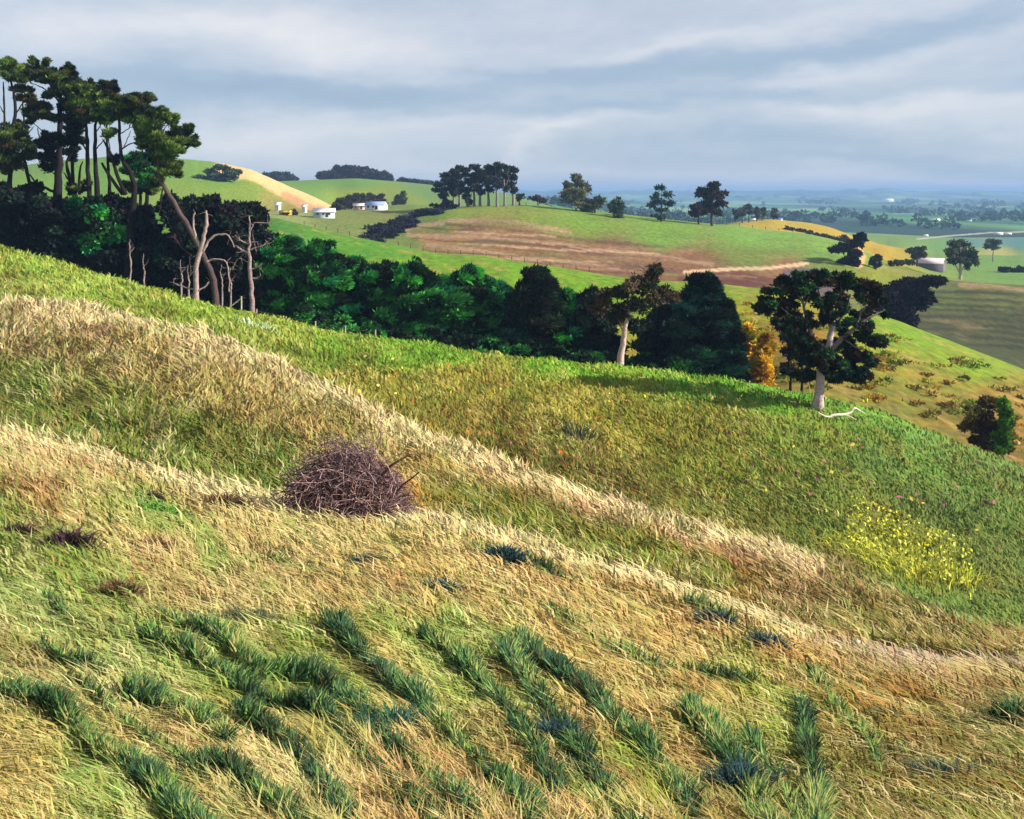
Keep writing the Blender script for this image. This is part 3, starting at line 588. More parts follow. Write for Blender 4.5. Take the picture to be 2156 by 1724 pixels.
e = pine('leaning pine nearest the open hill, its long grey trunk slanting right', 1365, 104, [(1350,1480,.5),(1300,1330,.46),(1215,1160,.44),(1110,980,.38),(1030,850,.34),(1000,760,.3),(1000,620,.26),(975,480,.18),(950,390,.1)],
     [[(1000,740,.2),(1050,640,.15),(1100,560,.1),(1170,520,.05)], [(1000,700,.16),(960,640,.1),(920,600,.05)], [(980,560,.14),(1040,480,.08),(1080,430,.04)], [(1000,800,.12),(950,740,.1),(930,700,.05)], [(1215,1290,.16),(1150,1240,.12),(1090,1160,.08)], [(1020,860,.14),(1010,960,.1),(1000,1010,.05)]],
     [(1000,430,50,45),(1060,440,45,40,None,.7,PINEL),(995,385,16,28,None,.2),(940,500,55,65,None,1,PINEL),(1000,560,60,60),(1090,580,80,55),(1060,640,70,60,None,.8,PINEL),(1170,560,40,28,None,.5),(1210,590,35,15,None,.3),(1185,500,20,28,None,.3),(1110,500,25,14,None,.2),(1060,740,50,60),(1010,690,50,60,None,.8),(880,580,40,22,None,.4),(1120,760,30,30,None,.3)], 15, 1300, bark='4e403e', limb_bark='3c3030')
pine('short pine in front of the tall row with a low green bushy crown', 880, 114, [(885,1050,.3),(880,850,.2)], [], [(870,690,70,45,None,.9,BELT),(900,760,80,60,None,1,BELT),(860,860,60,60,None,.8),(940,850,60,60,None,.8)], 16, 1400)
pine('dark pine with a crooked multiple trunk among the tall row', 470, 119, [(480,950,.4),(440,800,.34),(420,700,.25),(470,600,.15)], [[(500,900,.3),(500,760,.2),(520,690,.1)], [(440,820,.2),(400,760,.1)]], [(440,520,60,60,None,.8,DARKU),(500,860,60,50,None,.6),(330,700,50,70,None,.7,DARKU)], 17, 1200)
pine('thin dark pine leaning left between the edge pine and the tallest', 200, 120, [(190,900,.35),(170,760,.3),(140,600,.24),(150,430,.16),(140,300,.08)], [[(150,560,.12),(190,500,.08),(215,470,.04)]], [(150,300,50,36,None,.7),(130,470,40,30,None,.5,DARKU),(170,640,40,40,None,.5,DARKU)], 18, 1000)
pine('straight dark pine trunk between the tallest and the spiky topped one', 470, 122, [(460,900,.35),(455,700,.3),(450,500,.22),(455,330,.12)], [[(452,600,.12),(410,540,.08),(395,500,.04)]], [(460,300,60,40,None,.8),(450,660,34,50,None,.5,DARKU)], 19, 1000)
pine('thin pine behind the two forked trunks', 690, 121, [(690,900,.32),(680,700,.26),(672,520,.2),(680,380,.1)], [[(675,560,.1),(640,500,.06),(630,470,.03)]], [(690,370,50,36,None,.7),(720,700,30,30,None,.3,DARKU)], 20, 1000)
pine('dark pine behind the head of the leaning one', 930, 118, [(925,950,.35),(930,760,.3),(935,600,.22),(930,450,.12)], [[(932,640,.12),(900,570,.07),(880,550,.04)]], [(920,540,50,50,None,.8),(950,650,40,60,None,.8,DARKU),(930,800,40,50,None,.6,DARKU)], 21, 1000)
# ---- dark understorey shrubs and small trees filling the foot of the pines
UND = [(40,860,70,60),(150,880,80,50),(260,870,90,50),(300,960,80,60),(420,950,80,60),(540,960,90,60),(650,960,90,60),(740,950,90,60),(880,980,90,60),(960,1020,80,60),(1130,960,50,50),(1260,960,60,50),(1380,980,60,50),(1480,1010,60,50),(1580,1000,60,50),(1660,1010,50,50)]
GU = 'dark understorey trees under the pines'
UL = ['nearest the photo edge', 'right of the edge', 'under the tallest pine', 'behind the tallest trunk', 'with a lighter green top', 'under the green slanting crown', 'left of the forked trunks', 'under the forked trunks', 'right of the forked trunks', 'left of the leaning trunk', 'behind the leaning trunk', 'behind the pale forked snag', 'between the two pale snags', 'behind the pale upright snag', 'right of the upright snag', 'at the start of the green belt']
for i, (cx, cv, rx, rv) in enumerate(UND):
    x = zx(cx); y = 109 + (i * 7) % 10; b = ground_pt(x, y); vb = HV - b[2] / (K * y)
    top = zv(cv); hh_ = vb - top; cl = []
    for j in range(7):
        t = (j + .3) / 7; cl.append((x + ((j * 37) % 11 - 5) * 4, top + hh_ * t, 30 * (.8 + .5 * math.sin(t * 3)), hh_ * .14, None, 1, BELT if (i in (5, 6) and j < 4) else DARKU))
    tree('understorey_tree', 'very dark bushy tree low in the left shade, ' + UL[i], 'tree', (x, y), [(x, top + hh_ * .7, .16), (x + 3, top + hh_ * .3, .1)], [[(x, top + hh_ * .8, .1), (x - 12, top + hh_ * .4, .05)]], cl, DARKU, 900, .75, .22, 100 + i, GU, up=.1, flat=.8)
# ---- bleached dead trees in front of the dark wood
tree('dead_tree', 'pale forked dead tree with an arched limb in front of dark wood', 'dead tree', (zx(1240), 99), zt([(1232,1480,.30),(1238,1330,.27),(1265,1240,.26),(1290,1130,.2),(1300,1060,.18),(1295,1000,.1)]),
     [zt(l) for l in ([(1255,1230,.2),(1225,1150,.14),(1215,1060,.1),(1225,1010,.06)], [(1280,1250,.16),(1320,1180,.13),(1380,1150,.11),(1440,1160,.09),(1470,1230,.05)], [(1300,1320,.11),(1350,1305,.09),(1420,1325,.07),(1440,1420,.06),(1440,1510,.05)], [(1235,1510,.12),(1290,1475,.09),(1315,1445,.05)], [(1230,1500,.1),(1160,1480,.07),(1100,1460,.04),(1090,1430,.02)], [(1225,1530,.2),(1195,1590,.05)], [(1200,1400,.05),(1190,1290,.04)])], [], PINE, 0, 1, 1, 31, 'bleached dead trees', bark='96807e')
tree('dead_tree', 'pale upright dead tree with short horizontal branches', 'dead tree', (zx(1585), 100), zt([(1582,1560,.27),(1575,1420,.23),(1565,1300,.2),(1568,1180,.12),(1568,1060,.08),(1565,1030,.04)]),
     [zt(l) for l in ([(1565,1270,.15),(1520,1245,.12),(1480,1220,.05)], [(1565,1210,.09),(1520,1190,.06),(1475,1155,.03)], [(1570,1245,.1),(1650,1220,.06),(1720,1195,.03)], [(1570,1130,.08),(1590,1095,.06),(1600,1078,.05),(1700,1076,.03)], [(1570,1370,.09),(1620,1355,.06),(1650,1330,.03)], [(1575,1430,.09),(1615,1425,.05),(1640,1405,.03)], [(1568,1200,.06),(1625,1195,.03)], [(1566,1330,.06),(1500,1300,.04),(1460,1370,.02)])], [], PINE, 0, 1, 1, 32, 'bleached dead trees', bark='8e7878')
# slim pale stems standing in the shade
for i, (x0, v0, v1) in enumerate(((1450,1420,1520),(1140,1370,1480),(1185,1400,1500),(820,1240,1400),(905,1330,1440),(1395,1400,1540))):
    tree('dead_sapling', 'slim pale dead stem in the shade, ' + ('right of the leaning trunk foot', 'left of the forked snag', 'just left of the forked snag foot', 'leftmost, below the forked trunks', 'second from the left in the dark wood', 'behind the leaning trunk foot')[i], 'dead tree', (zx(x0), 103), zt([(x0, v1, .1), (x0 + 4, (v0 + v1) / 2, .09), (x0 - 6, v0, .05), (x0 - 4, v0 - 60, .03)]), [zt([(x0, v0 + 20, .04), (x0 + 25, v0 - 10, .02)])], [], PINE, 0, 1, 1, 40 + i, 'slim dead stems', bark='8c7876')
# ---- evergreen belt in the gully
def belt_tree(label, x, y, top, hw, seed, pal=BELT, cone=.6, n=1400, base_off=0, name='evergreen_tree', group='dark evergreens of the gully belt', droop=False, lean=0):
    b = ground_pt(x, y); vb = HV - b[2] / (K * y); hgt = vb - top; cl = []; g = np.random.default_rng(seed)
    nl = max(6, int(hgt / 14))
    for j in range(nl):
        t = (j + .5) / nl; r = hw * (t ** cone if t < .75 else (1 - (t - .75) * .5) * .75 ** cone)
        for s_ in ((-.62, 0, .62) if r > 16 else (0,)):
            cl.append((x + lean * (1 - t) + s_ * r + g.normal(0, 3), top + hgt * t + abs(s_) * 9 + g.normal(0, 3), max(r * .5, 9), hgt / nl * .72, g.normal(0, .5) * r * K * y, .42 + .4 * t))
    return tree(name, label, 'evergreen tree', (x, y), [(x, top + hgt * .75, .3), (x + lean * .4, top + hgt * .4, .22), (x + lean * .9, top + hgt * .08, .06)], [], cl, pal, n, .95, .13, seed, group, up=.0, rad=.3, nz=.3, wind=(.7, -.1, .2), flat=.5, sub=6, subr=.85, shell=.1, sat=1)
BT = [(600,112,470,75,'tall dark evergreen at the left end of the belt, just right of the upright snag'),(668,108,478,70,'evergreen with jagged top against the bright green hill'),(735,114,520,72,'low evergreen sloping right in the belt'),
      (800,110,535,68,'broad evergreen with horizontal fronds'),(865,107,528,62,'evergreen with a blue green domed top'),(925,113,560,55,'low evergreen in the dip between two domed ones'),
      (985,108,535,66,'domed evergreen in the middle of the belt'),(1050,112,580,52,'short evergreen left of the twin peaked one'),(1120,106,538,62,'dark twin peaked pointed evergreen'),(1185,110,590,50,'short bushy evergreen right of the twin peaked one'),
      (1240,108,592,52,'dark spiky topped evergreen left of the pale trunk'),(1460,104,542,66,'tall blue green evergreen with a wind bent top'),(1400,108,590,52,'dark evergreen just right of the pale trunk'),(1520,103,610,44,'dark evergreen at the right end of the belt')]
for i, (x, y, top, hw, lb) in enumerate(BT):
    belt_tree(lb, x, y, (top + 34) * .85 + .15 * (490 + (x - 600) * .13), hw * (1.25 if x < 1500 else .9), 200 + i, n=3000, pal=(['14261e', '1a3428', '22463a', '101a18', '1e4e34'] if i in (11, 13) else ['16241a', '221e1a', '1c3020', '2a3a20', '123020'] if i in (8, 10, 12) else BELT), cone=.4, lean=(14 if i == 11 else 0))
# low skirt shrubs along the front of the belt
for i in range(13):
    x = 640 + i * 66; y = 99 + (i * 5) % 4; b = ground_pt(x, y); vb = HV - b[2] / (K * y)
    tree('gully_shrub', 'low dark shrub at the foot of the belt, ' + ('first', 'second', 'third', 'fourth', 'fifth', 'sixth', 'seventh', 'eighth', 'ninth', 'tenth', 'eleventh', 'twelfth', 'thirteenth')[i] + ' from its left end', 'shrub', (x, y), [(x, vb - 20, .08)], [], [(x - 20, vb - 22, 30, 14), (x + 18, vb - 28, 32, 16), (x, vb - 45, 30, 16)], BELT[:4] + DARKU[:2], 900, .6, .14, 240 + i, 'low shrubs along the belt', up=.1, wind=(.3, 0, 0))
# pale trunked half dead tree in the belt
tree('half_dead_tree', 'half dead tree with pale trunk and brown tangled crown in the belt', 'tree', (1304, 95), [(1308,735,.34),(1314,700,.26),(1322,655,.2),(1328,630,.14),(1335,612,.08)],
     [[(1324,648,.12),(1310,640,.08),(1300,638,.05)], [(1330,620,.1),(1350,600,.09),(1368,565,.07),(1388,545,.03)], [(1340,600,.08),(1330,585,.05),(1320,570,.03)], [(1360,575,.06),(1352,560,.04)], [(1365,590,.07),(1380,612,.05),(1395,640,.03)], [(1312,700,.07),(1290,640,.05),(1270,610,.03)], [(1322,660,.07),(1350,640,.05),(1370,625,.03)], [(1300,640,.05),(1296,610,.03)]],
     [(1290,615,40,18),(1340,600,40,20),(1375,575,28,22),(1355,640,45,28),(1300,660,30,22),(1260,640,30,22),(1400,620,30,22),(1340,690,40,30,6,1,DARKU),(1270,690,30,30,6,1,DARKU)], ['3a2e24', '4a3a2c', '2c2a1c', '5a4a38', '26301c'], 800, .55, .1, 61, bark='b8a09c', limb_bark='8a7468', up=-.1, flat=.9)
# ---- the big tree with its fallen branch
bigy = find(1722, 862, 5, 7)
tree('old_tree', 'big old tree with white trunk foot and open dark crown on the lime ridge', 'tree', (1722, bigy), [(1722,845,.46),(1726,800,.37),(1733,765,.36),(1742,735,.3),(1750,700,.26),(1752,660,.16),(1748,625,.07)],
     [[(1735,762,.26),(1712,720,.2),(1700,680,.15),(1690,640,.1),(1672,610,.05)], [(1745,740,.26),(1775,710,.2),(1800,690,.15),(1830,668,.09),(1862,652,.04)], [(1700,690,.12),(1660,660,.08),(1635,640,.05),(1618,632,.03)], [(1708,720,.12),(1670,700,.08),(1640,700,.05)], [(1750,700,.15),(1775,660,.1),(1790,620,.05)], [(1750,690,.13),(1728,640,.09),(1722,600,.05)], [(1775,712,.1),(1800,730,.06),(1822,735,.03)], [(1800,690,.08),(1812,660,.05),(1826,630,.03)], [(1740,780,.12),(1765,770,.08),(1785,780,.04)], [(1690,650,.08),(1705,615,.05),(1700,595,.03)], [(1752,665,.08),(1770,620,.05),(1768,590,.03)]],
     [(1640,610,45,20),(1690,595,45,20),(1745,592,50,20),(1800,605,45,22),(1835,630,38,24),(1610,640,30,20),(1660,645,40,22),(1715,630,45,22),(1770,635,48,24),(1820,665,40,22),(1655,685,30,20),(1690,680,38,24),(1740,672,42,26),(1785,690,42,26,None,1,['1a3a2a', '22482e', '2a5a34', '1a2a20']),(1825,705,32,18),(1695,715,30,22),(1770,730,38,22,None,1,['1a3a2a', '22482e', '2a5a34', '1a2a20']),(1800,750,30,18),(1785,785,34,22,None,1,['143028', '1c4034', '1a2a24']),(1700,748,22,16),(1610,640,26,16),(1690,790,24,16,4),(1825,604,26,12),(1720,578,34,10),(1770,582,30,10),(1660,590,30,10),(1850,720,18,12),(1830,760,20,12),(1805,795,26,14),(1715,765,24,18,-1.5),(1762,762,24,18,-1),(1690,745,24,18),(1738,742,26,16,-2),(1755,790,20,14,2),(1705,790,16,10,1)],
     OAKD, 620, .42, .10, 62, bark='b09a9a', limb_bark='7c6a66', up=.0, flat=.75, subr=.24, shell=.1, sub=12, sat=2)
for i, (x, top, y) in enumerate(((1662, 690, 96), (1686, 650, 98))):
    b = ground_pt(x, y); vb = HV - b[2] / (K * y)
    tree('thin_tree', ('thin dark tree left of the big old tree', 'taller thin dark tree close behind the big old tree', 'small scraggy tree on the yellow bank')[i], 'tree', (x, y), [(x + 2, vb - 40, .14), (x - 2, top + 50, .1), (x + 4, top + 8, .04)], [[(x, top + 70, .06), (x - 18, top + 40, .03)], [(x, top + 60, .06), (x + 16, top + 30, .03)]],
         [(x - 9, top + 20, 16, 14), (x + 10, top + 30, 16, 14), (x, top + 55, 20, 16), (x - 6, top + 85, 18, 14)], OAKD, 420, .42, .1, 70 + i, 'thin trees beside the big tree', flat=.8)
g_ = np.random.default_rng(5)
fy = find(1775, 890, 5, 7)
G = Geo(); 
pp = [list(np.array([(x - HX) * K * fy, fy + (x - 1775) * .01, gz((x - HX) * K * fy, fy) + dz + .3])) + [r] for x, dz, r in ((1716, .35, .05), (1738, .05, .09), (1752, .28, .12), (1775, .40, .12), (1790, .62, .11), (1800, 1.0, .1), (1812, .95, .07), (1826, .8, .03))]
sp = smooth_path(pp, 4); v, f = tube(sp[:, :3], sp[:, 3], 7); G.add(v, f, hx('d8ccb8'))
pp = [list(np.array([(x - HX) * K * fy, fy, gz((x - HX) * K * fy, fy) + dz + .3])) + [r] for x, dz, r in ((1775, .4, .07), (1788, .35, .05), (1802, .12, .03))]
sp = smooth_path(pp, 4); v, f = tube(sp[:, :3], sp[:, 3], 6); G.add(v, f, hx('d8ccb8'))
o = G.build('fallen_branch', MBARK, smooth=True); tag(o, 'bleached white fallen branch lying on the meadow below the big tree', 'branch')
# bushes at the right
def bush(name, label, x, y, cl, pal, seed, cat='bush', n=700, ll=.45, lw=.11, tr=.1, group=None, **kw):
    b = ground_pt(x, y); vb = HV - b[2] / (K * y); t = min(q[1] for q in cl)
    return tree(name, label, cat, (x, y), [(x, vb - (vb - t) * .3, tr), (x + 2, vb - (vb - t) * .6, tr * .5)], [], cl, pal, n, ll, lw, seed, group, **kw)
bush('dark_bush', 'brown black bush leaning left at the far right of the yellow slope', 2080, 88, [(2075,845,24,16),(2060,870,30,18),(2080,895,34,22),(2100,915,30,18),(2045,900,22,14),(2090,935,30,16),(2065,922,30,14),(2110,940,24,12)], ['4a3a1c', '5a4824', '3a2e18', '5e5a2c'], 80, n=800)
bush('tall_shrub', 'lime green upright shrub against the brown black bush on the right', 2110, 86, [(2114,860,12,26),(2114,890,14,26),(2110,920,16,20),(2108,945,18,12)], ['4e7a24', '5e8a2c', '3a5a20'], 81, n=700)
dy_ = 190
bush('dark_tree', 'large near black tree leaning right behind the green crest', 1900, 205, [(1870,620,38,16),(1920,605,45,20),(1960,592,34,14),(1890,650,40,26),(1930,635,36,24),(1900,680,30,22),(1895,610,34,16),(1860,640,22,16),(1905,715,24,18)], ['17131a', '1f1a1c', '141814', '26221e'], 82, 'tree', n=1100, ll=1.2, lw=.3, tr=.5)
for i, (x, v, hw, hh2) in enumerate(((1540,760,26,34),(1575,745,24,30),(1565,700,22,24),(1600,765,24,26),(1535,690,18,22),(1610,720,18,20))):
    yy = 110 + (i * 5) % 7
    b = ground_pt(x, yy); vb = HV - b[2] / (K * yy)
    bush('golden_bush', 'golden leaved bush between the belt and the big tree, ' + ('lowest left', 'behind the lowest left', 'middle height', 'nearest the thin trees', 'upper left under the green', 'upper right')[i] + ' one', x, yy, [(x, v, hw, hh2), (x - hw * .6, v + 12, hw * .7, hh2 * .7), (x + hw * .6, v + 14, hw * .7, hh2 * .7), (x, max(vb - 12, v + 20), hw, 14)], ['a08a1e', 'c0981e', 'c8a02c', '7a7a1c', '94701c'], 800 + i, n=700, ll=.7, lw=.16, group='golden bushes beside the belt')
# brown twiggy bush
by = find(730, 1092, 2, 3); bx = (735 - HX) * K * by; bb_ = np.array([bx, by, gz(bx, by)])
e = empty('twiggy_bush', bb_); tag(e, 'round leafless purple brown twiggy bush on the straw slope', 'bush')
g = np.random.default_rng(9); G = Geo()
RX, RZ = 1.75, 1.85
for i in range(5200):
    th = g.random() * 2 * np.pi; ph = g.random() ** .75 * np.pi / 2 * 1.05
    tip = np.array([math.cos(th) * math.sin(ph) * RX, math.sin(th) * math.sin(ph) * RX * .8, math.cos(ph) * RZ]) * (.72 + .36 * g.random()); 
    st = np.array([tip[0] * (.25 + .5 * g.random()), tip[1] * .4, tip[2] * (.0 + .45 * g.random())])
    if i % 2:
        cdir = np.array([g.normal(.5, .7), g.normal(0, .5), g.normal(.25, .5)]); cdir /= np.linalg.norm(cdir); tip = tip * g.uniform(.75, 1.0); st = tip - cdir * g.uniform(.4, 1.1); st[2] = max(st[2], .05)
    mid = (tip + st) / 2 + g.normal(0, .16, 3) + np.array([0, 0, .12]); drift = np.array([.22 * g.random(), 0, 0])
    gr = gz(bx + tip[0], by + tip[1]) - bb_[2]; tip[2] = max(tip[2] + gr * .5, gr + .03)
    v, f = tube(smooth_path([bb_ + st, bb_ + mid, bb_ + tip + drift], 2), [.013, .012, .011, .009, .005], 3)
    G.add(v, f, hx(('8a6e70', '6e5858', 'a4888a', '5a4648', 'a88478', '80686c', 'b8a0a0')[g.integers(6)]) * (.7 + .6 * g.random()))
G.build('twigs', MBARK, e, bb_)
for pl, c in (([(-.9, 0, 0), (-1.0, .1, .8), (-1.25, .1, 1.7)], '8a7078'), ([(-.1, -.5, 0), (.15, -.6, .6), (.35, -.6, 1.0), (.2, -.6, 1.5)], 'a89090'), ([(.7, -.3, .1), (.75, -.4, .9), (.62, -.4, 1.9)], '3a2620'), ([(1.1, -.3, .2), (1.3, -.4, .8), (2.0, -.4, 1.4)], '3a2620'), ([(-.5, -.4, 0), (-.6, -.5, .9), (-.2, -.5, 1.7)], '6e5660'), ([(.9, -.3, 1.2), (1.3, -.3, 1.6), (1.75, -.2, 1.85)], '4a3028')):
    G = Geo(); sp = smooth_path([bb_ + np.array(p) for p in pl], 5, .015, g); v, f = tube(sp, np.linspace(.05, .018, len(sp)), 6); G.add(v, f, hx(c)); G.build('branch', MBARK, e, bb_, True)

# ------------------------------------------------------------------ far trees
GC = 'row of tall pines on the brown hill'
cl_ = [(938,392,16,8,9,'leftmost small pine with a crown streaming left'),(955,372,18,22,11,'second pine from the left'),(967,365,14,30,12,'third pine, pale trunk lit on its right'),(998,362,18,34,12,'fourth pine with a wide dark crown'),(1010,372,12,30,12,'fifth pine in the middle of the clump'),(1028,365,16,32,13,'sixth pine, tall and narrow'),(1046,358,16,34,13,'seventh pine with a ragged top'),(1062,362,14,34,13,'eighth pine, pale trunk'),(1080,368,12,34,12,'rightmost pine with a straight right edge'),(985,392,12,20,9,'short pine in the shade of the clump')]
for i, (x, top, hw, hr, _, lb) in enumerate(cl_):
    y = find(x, 434, 10, 12) + (i % 3) * 4 - 3; b = ground_pt(x, y); vb = HV - b[2] / (K * y); H_ = vb - top + 12
    tree('hilltop_pine', lb + ' on the brown hill crest', 'pine tree', (x, y), [(x, vb - 20, .5), (x - 2, top + 20, .35), (x - 3, top, .12)], [[(x, top + 35, .2), (x - 12, top + 10, .08)], [(x, top + 35, .2), (x + 9, top + 12, .08)]],
         [(x - hw * .9, top - 2, hw * .7, 4), (x + hw * .3, top - 8, hw * .5, 5), (x, top + 8, hw, 7), (x - hw * .3, top + 22, hw * .8, 7), (x + hw * .2, top + 34, hw * .6, 6), (x - hw * 1.1, top + 8, hw * .5, 3, None, .5), (x - hw * .2, top - 12, hw * .4, 3, None, .4)], ['26302a', '1e2828', '303a2a', '2a2a2c'], 230, 1.5, .32, 300 + i, GC, bark='7c706e', up=.25, wind=(-.3, 0, .1))
def far_tree(name, label, x, vb_or_y, top, cl, pal, seed, cat='tree', tr=.35, n=300, ll=1.6, lw=.4, group=None, bark='4a3c38', rows=(10, 12), limbs=(), y=None, **kw):
    if y is None: y = find(x, vb_or_y, *rows)
    b = ground_pt(x, y); vb = HV - b[2] / (K * y)
    return tree(name, label, cat, (x, y), [(x, vb - (vb - top) * .3, tr), (x + 1, vb - (vb - top) * .55, tr * .6), (x, top + 6, tr * .2)], list(limbs), cl, pal, n, ll, lw, seed, group, bark=bark, **kw)
far_tree('small_round_tree', 'tiny round lollipop tree at the right end of the hilltop pines', 1093, 432, 408, [(1093,415,9,8)], ['4e5a26', '3a4620'], 320, n=200)
far_tree('gum_tree', 'tall grey green gum with towering pale crown on the skyline', 1212, 445, 372, [(1212,376,14,8),(1222,388,16,10),(1200,392,16,10),(1196,408,18,12),(1218,408,18,12),(1232,400,10,14),(1205,424,22,12),(1225,428,18,10)], ['5c6250', '6c6e54', '4c5446', '7a785a'], 321, n=320, bark='6a6258')
far_tree('bushy_tree', 'rounded olive bush right of the pale gum', 1252, 448, 420, [(1246,430,18,12),(1262,424,14,12),(1240,440,16,9)], ['46523a', '556044', '3c4836'], 322)
far_tree('gum_tree', 'narrow sparse dark green tree on the crest', 1298, 458, 420, [(1298,425,10,10),(1292,440,12,12),(1306,434,8,10),(1300,452,14,8)], ['3c5044', '4a5c48'], 323, n=220)
far_tree('gum_tree', 'open crowned tree with thin dark leaves on the crest', 1392, 466, 394, [(1392,398,14,8),(1378,412,12,8),(1404,410,14,8),(1388,424,16,10),(1372,432,10,8),(1408,430,12,8),(1392,444,18,10),(1385,458,20,8)], ['2e4440', '26383a', '3a4c44'], 324, n=150, ll=1.3, lw=.3)
far_tree('layered_tree', 'tall tree with tiered flat brown crown on the crest', 1498, 474, 388, [(1500,390,16,5),(1502,398,10,5),(1484,402,18,5),(1512,408,22,5),(1476,410,14,5),(1500,416,20,7),(1492,432,24,9),(1514,430,16,8),(1480,440,20,9),(1506,446,18,9)], ['33261f', '3c3026', '26241c'], 325, n=260, tr=.45)
far_tree('layered_tree', 'shorter brown tree leaning against the tiered one', 1470, 472, 432, [(1466,438,14,8),(1478,446,14,8),(1464,450,14,7)], ['3c3026', '33261f'], 326)
for i, (x, top, hw) in enumerate(((1562,436,10),(1576,432,9),(1592,438,8),(1604,436,9),(1628,440,8),(1548,440,8))):
    far_tree('crest_tree', ('dark small tree left of the pale track', 'blue grey small tree on the far crest', 'thin dark tree beside the white shed', 'round brown tree left of the far house', 'round brown tree right of the far house', 'low olive tree next to the tiered one')[i], x, 0, top, [(x, top + 6, hw, 7), (x + 3, top + 14, hw, 7)], ['3c4440', '33261f', '4a5a50'], 330 + i, y=560 + i * 8, n=200)
far_tree('shrub', 'low brown shrub beyond the round tree on the skyline', 1130, 0, 416, [(1126,418,14,5),(1142,422,14,5)], ['3c3026', '4a4030'], 338, y=470, n=250)
far_tree('windbent_conifer', 'black wind bent conifer with shelves of branches on the green crest', 1785, 0, 492, [(1812,502,14,10),(1800,514,16,9),(1780,520,18,6),(1764,526,18,4),(1795,534,14,6),(1786,548,18,5),(1776,556,14,4),(1800,552,12,8)], ['141c1c', '1c2826', '18161a'], 339, y=find(1790, 560, 11, 13), n=420, tr=.5)
far_tree('round_bush', 'round brown bush touching the black conifer', 1781, 0, 500, [(1776,504,13,10),(1784,512,12,8)], ['2c241a', '362c20'], 340, y=470, n=350)
far_tree('small_tree', 'small olive bush right of the bare sand face', 1842, 0, 540, [(1838,548,8,8),(1848,544,7,8),(1844,556,10,6)], ['3a3c1c', '2e3018'], 341, y=find(1842, 565, 11, 14), n=250, ll=1.0)
far_tree('small_tree', 'small brown tree behind the pink shed', 1930, 0, 520, [(1920,530,12,8),(1936,526,14,8),(1928,540,12,8),(1942,536,8,6)], ['46482a', '3a3c22'], 342, y=find(1928, 560, 11, 14), n=350, ll=1.2)
far_tree('gum_tree', 'large drooping gum with pale forked trunk right of the pink shed', 2021, 0, 504, [(2010,512,16,10),(2030,510,16,8),(2000,530,14,12),(2022,530,20,12),(2042,530,12,16),(2050,545,8,16),(2006,548,12,10),(2028,548,14,8),(2036,558,8,8)], ['3c4226', '4a5030', '30361e'], 343, y=find(2020, 589, 11, 14), n=330, tr=.5, bark='b0a090', ll=1.2, lw=.28, up=-.4,
         limbs=([(2020,575,.35),(2012,560,.25),(2004,540,.1)], [(2021,572,.3),(2032,556,.2),(2040,535,.08)]))
far_tree('small_tree', 'thin tree at the right with see-through crown', 2090, 0, 504, [(2084,508,12,6),(2100,510,12,6),(2092,520,12,6),(2080,518,8,6)], ['36463a', '42523e'], 344, y=520, n=160, ll=1.4, bark='8a8878')
for i, (x, v, hw) in enumerate(((2112, 568, 10), (2134, 568, 12), (2152, 566, 12))):
    far_tree('dark_shrub', ('first', 'second', 'third')[i] + ' of three round dark shrubs in the pasture at the right edge', x, 0, v - 8, [(x - 4, v, hw * .7, 7), (x + 5, v + 1, hw * .7, 7)], ['26301a', '1e2818'], 350 + i, y=find(x, 575, 11, 14), n=300, group='round shrubs at the right edge', ll=1.0)
for i in range(8):
    x = 1876 + i * 11 + (i % 2) * 2; yy = find(x, 559, 11, 14)
    b = ground_pt(x, yy); vb = HV - b[2] / (K * yy)
    far_tree('round_bush', 'clipped dark bush in the row left of the pink shed, ' + ('first', 'second', 'third', 'fourth', 'fifth', 'sixth', 'seventh', 'eighth')[i] + ' from the left', x, 0, vb - 14, [(x, vb - 7, 7, 6)], ['2c3418', '363c1e'], 360 + i, y=yy, n=220, group='bush row beside the shed', ll=.9, lw=.3, tr=.15)
for i in range(12):
    x = 1655 + i * 12.5; yy = 500 - i * 6; b = ground_pt(x, yy); vb = HV - b[2] / (K * yy)
    vb = min(vb, np.interp(x, cE[:, 0], cE[:, 1]))
    far_tree('hedge_bush', 'dark hedge bush along the green crest, number in the line ' + ('one', 'two', 'three', 'four', 'five', 'six', 'seven', 'eight', 'nine', 'ten', 'eleven', 'twelve')[i] + ' from the left', x, 0, vb - 6, [(x, vb - 2, 8, 6)], ['26261c', '2e3020'], 380 + i, y=yy, n=160, group='hedge bushes along the crest', ll=1.0, lw=.35, tr=.15)
# left hill: flat topped tree and its low brush
fy_ = find(470, 380, 12, 14)
far_tree('flat_topped_tree', 'spreading flat topped tree alone on the left green hill', 468, 0, 348, [(440,362,22,5),(466,354,18,6),(486,364,18,8),(454,370,24,5),(480,374,18,7),(500,362,8,5),(420,374,20,3),(446,378,26,4)], ['3c4a34', '46523c', '2c3426'], 400, y=fy_, n=420, ll=2.0, lw=.5, tr=.7, limbs=([(468,378,.5),(450,366,.2)], [(469,376,.5),(486,364,.2)]))
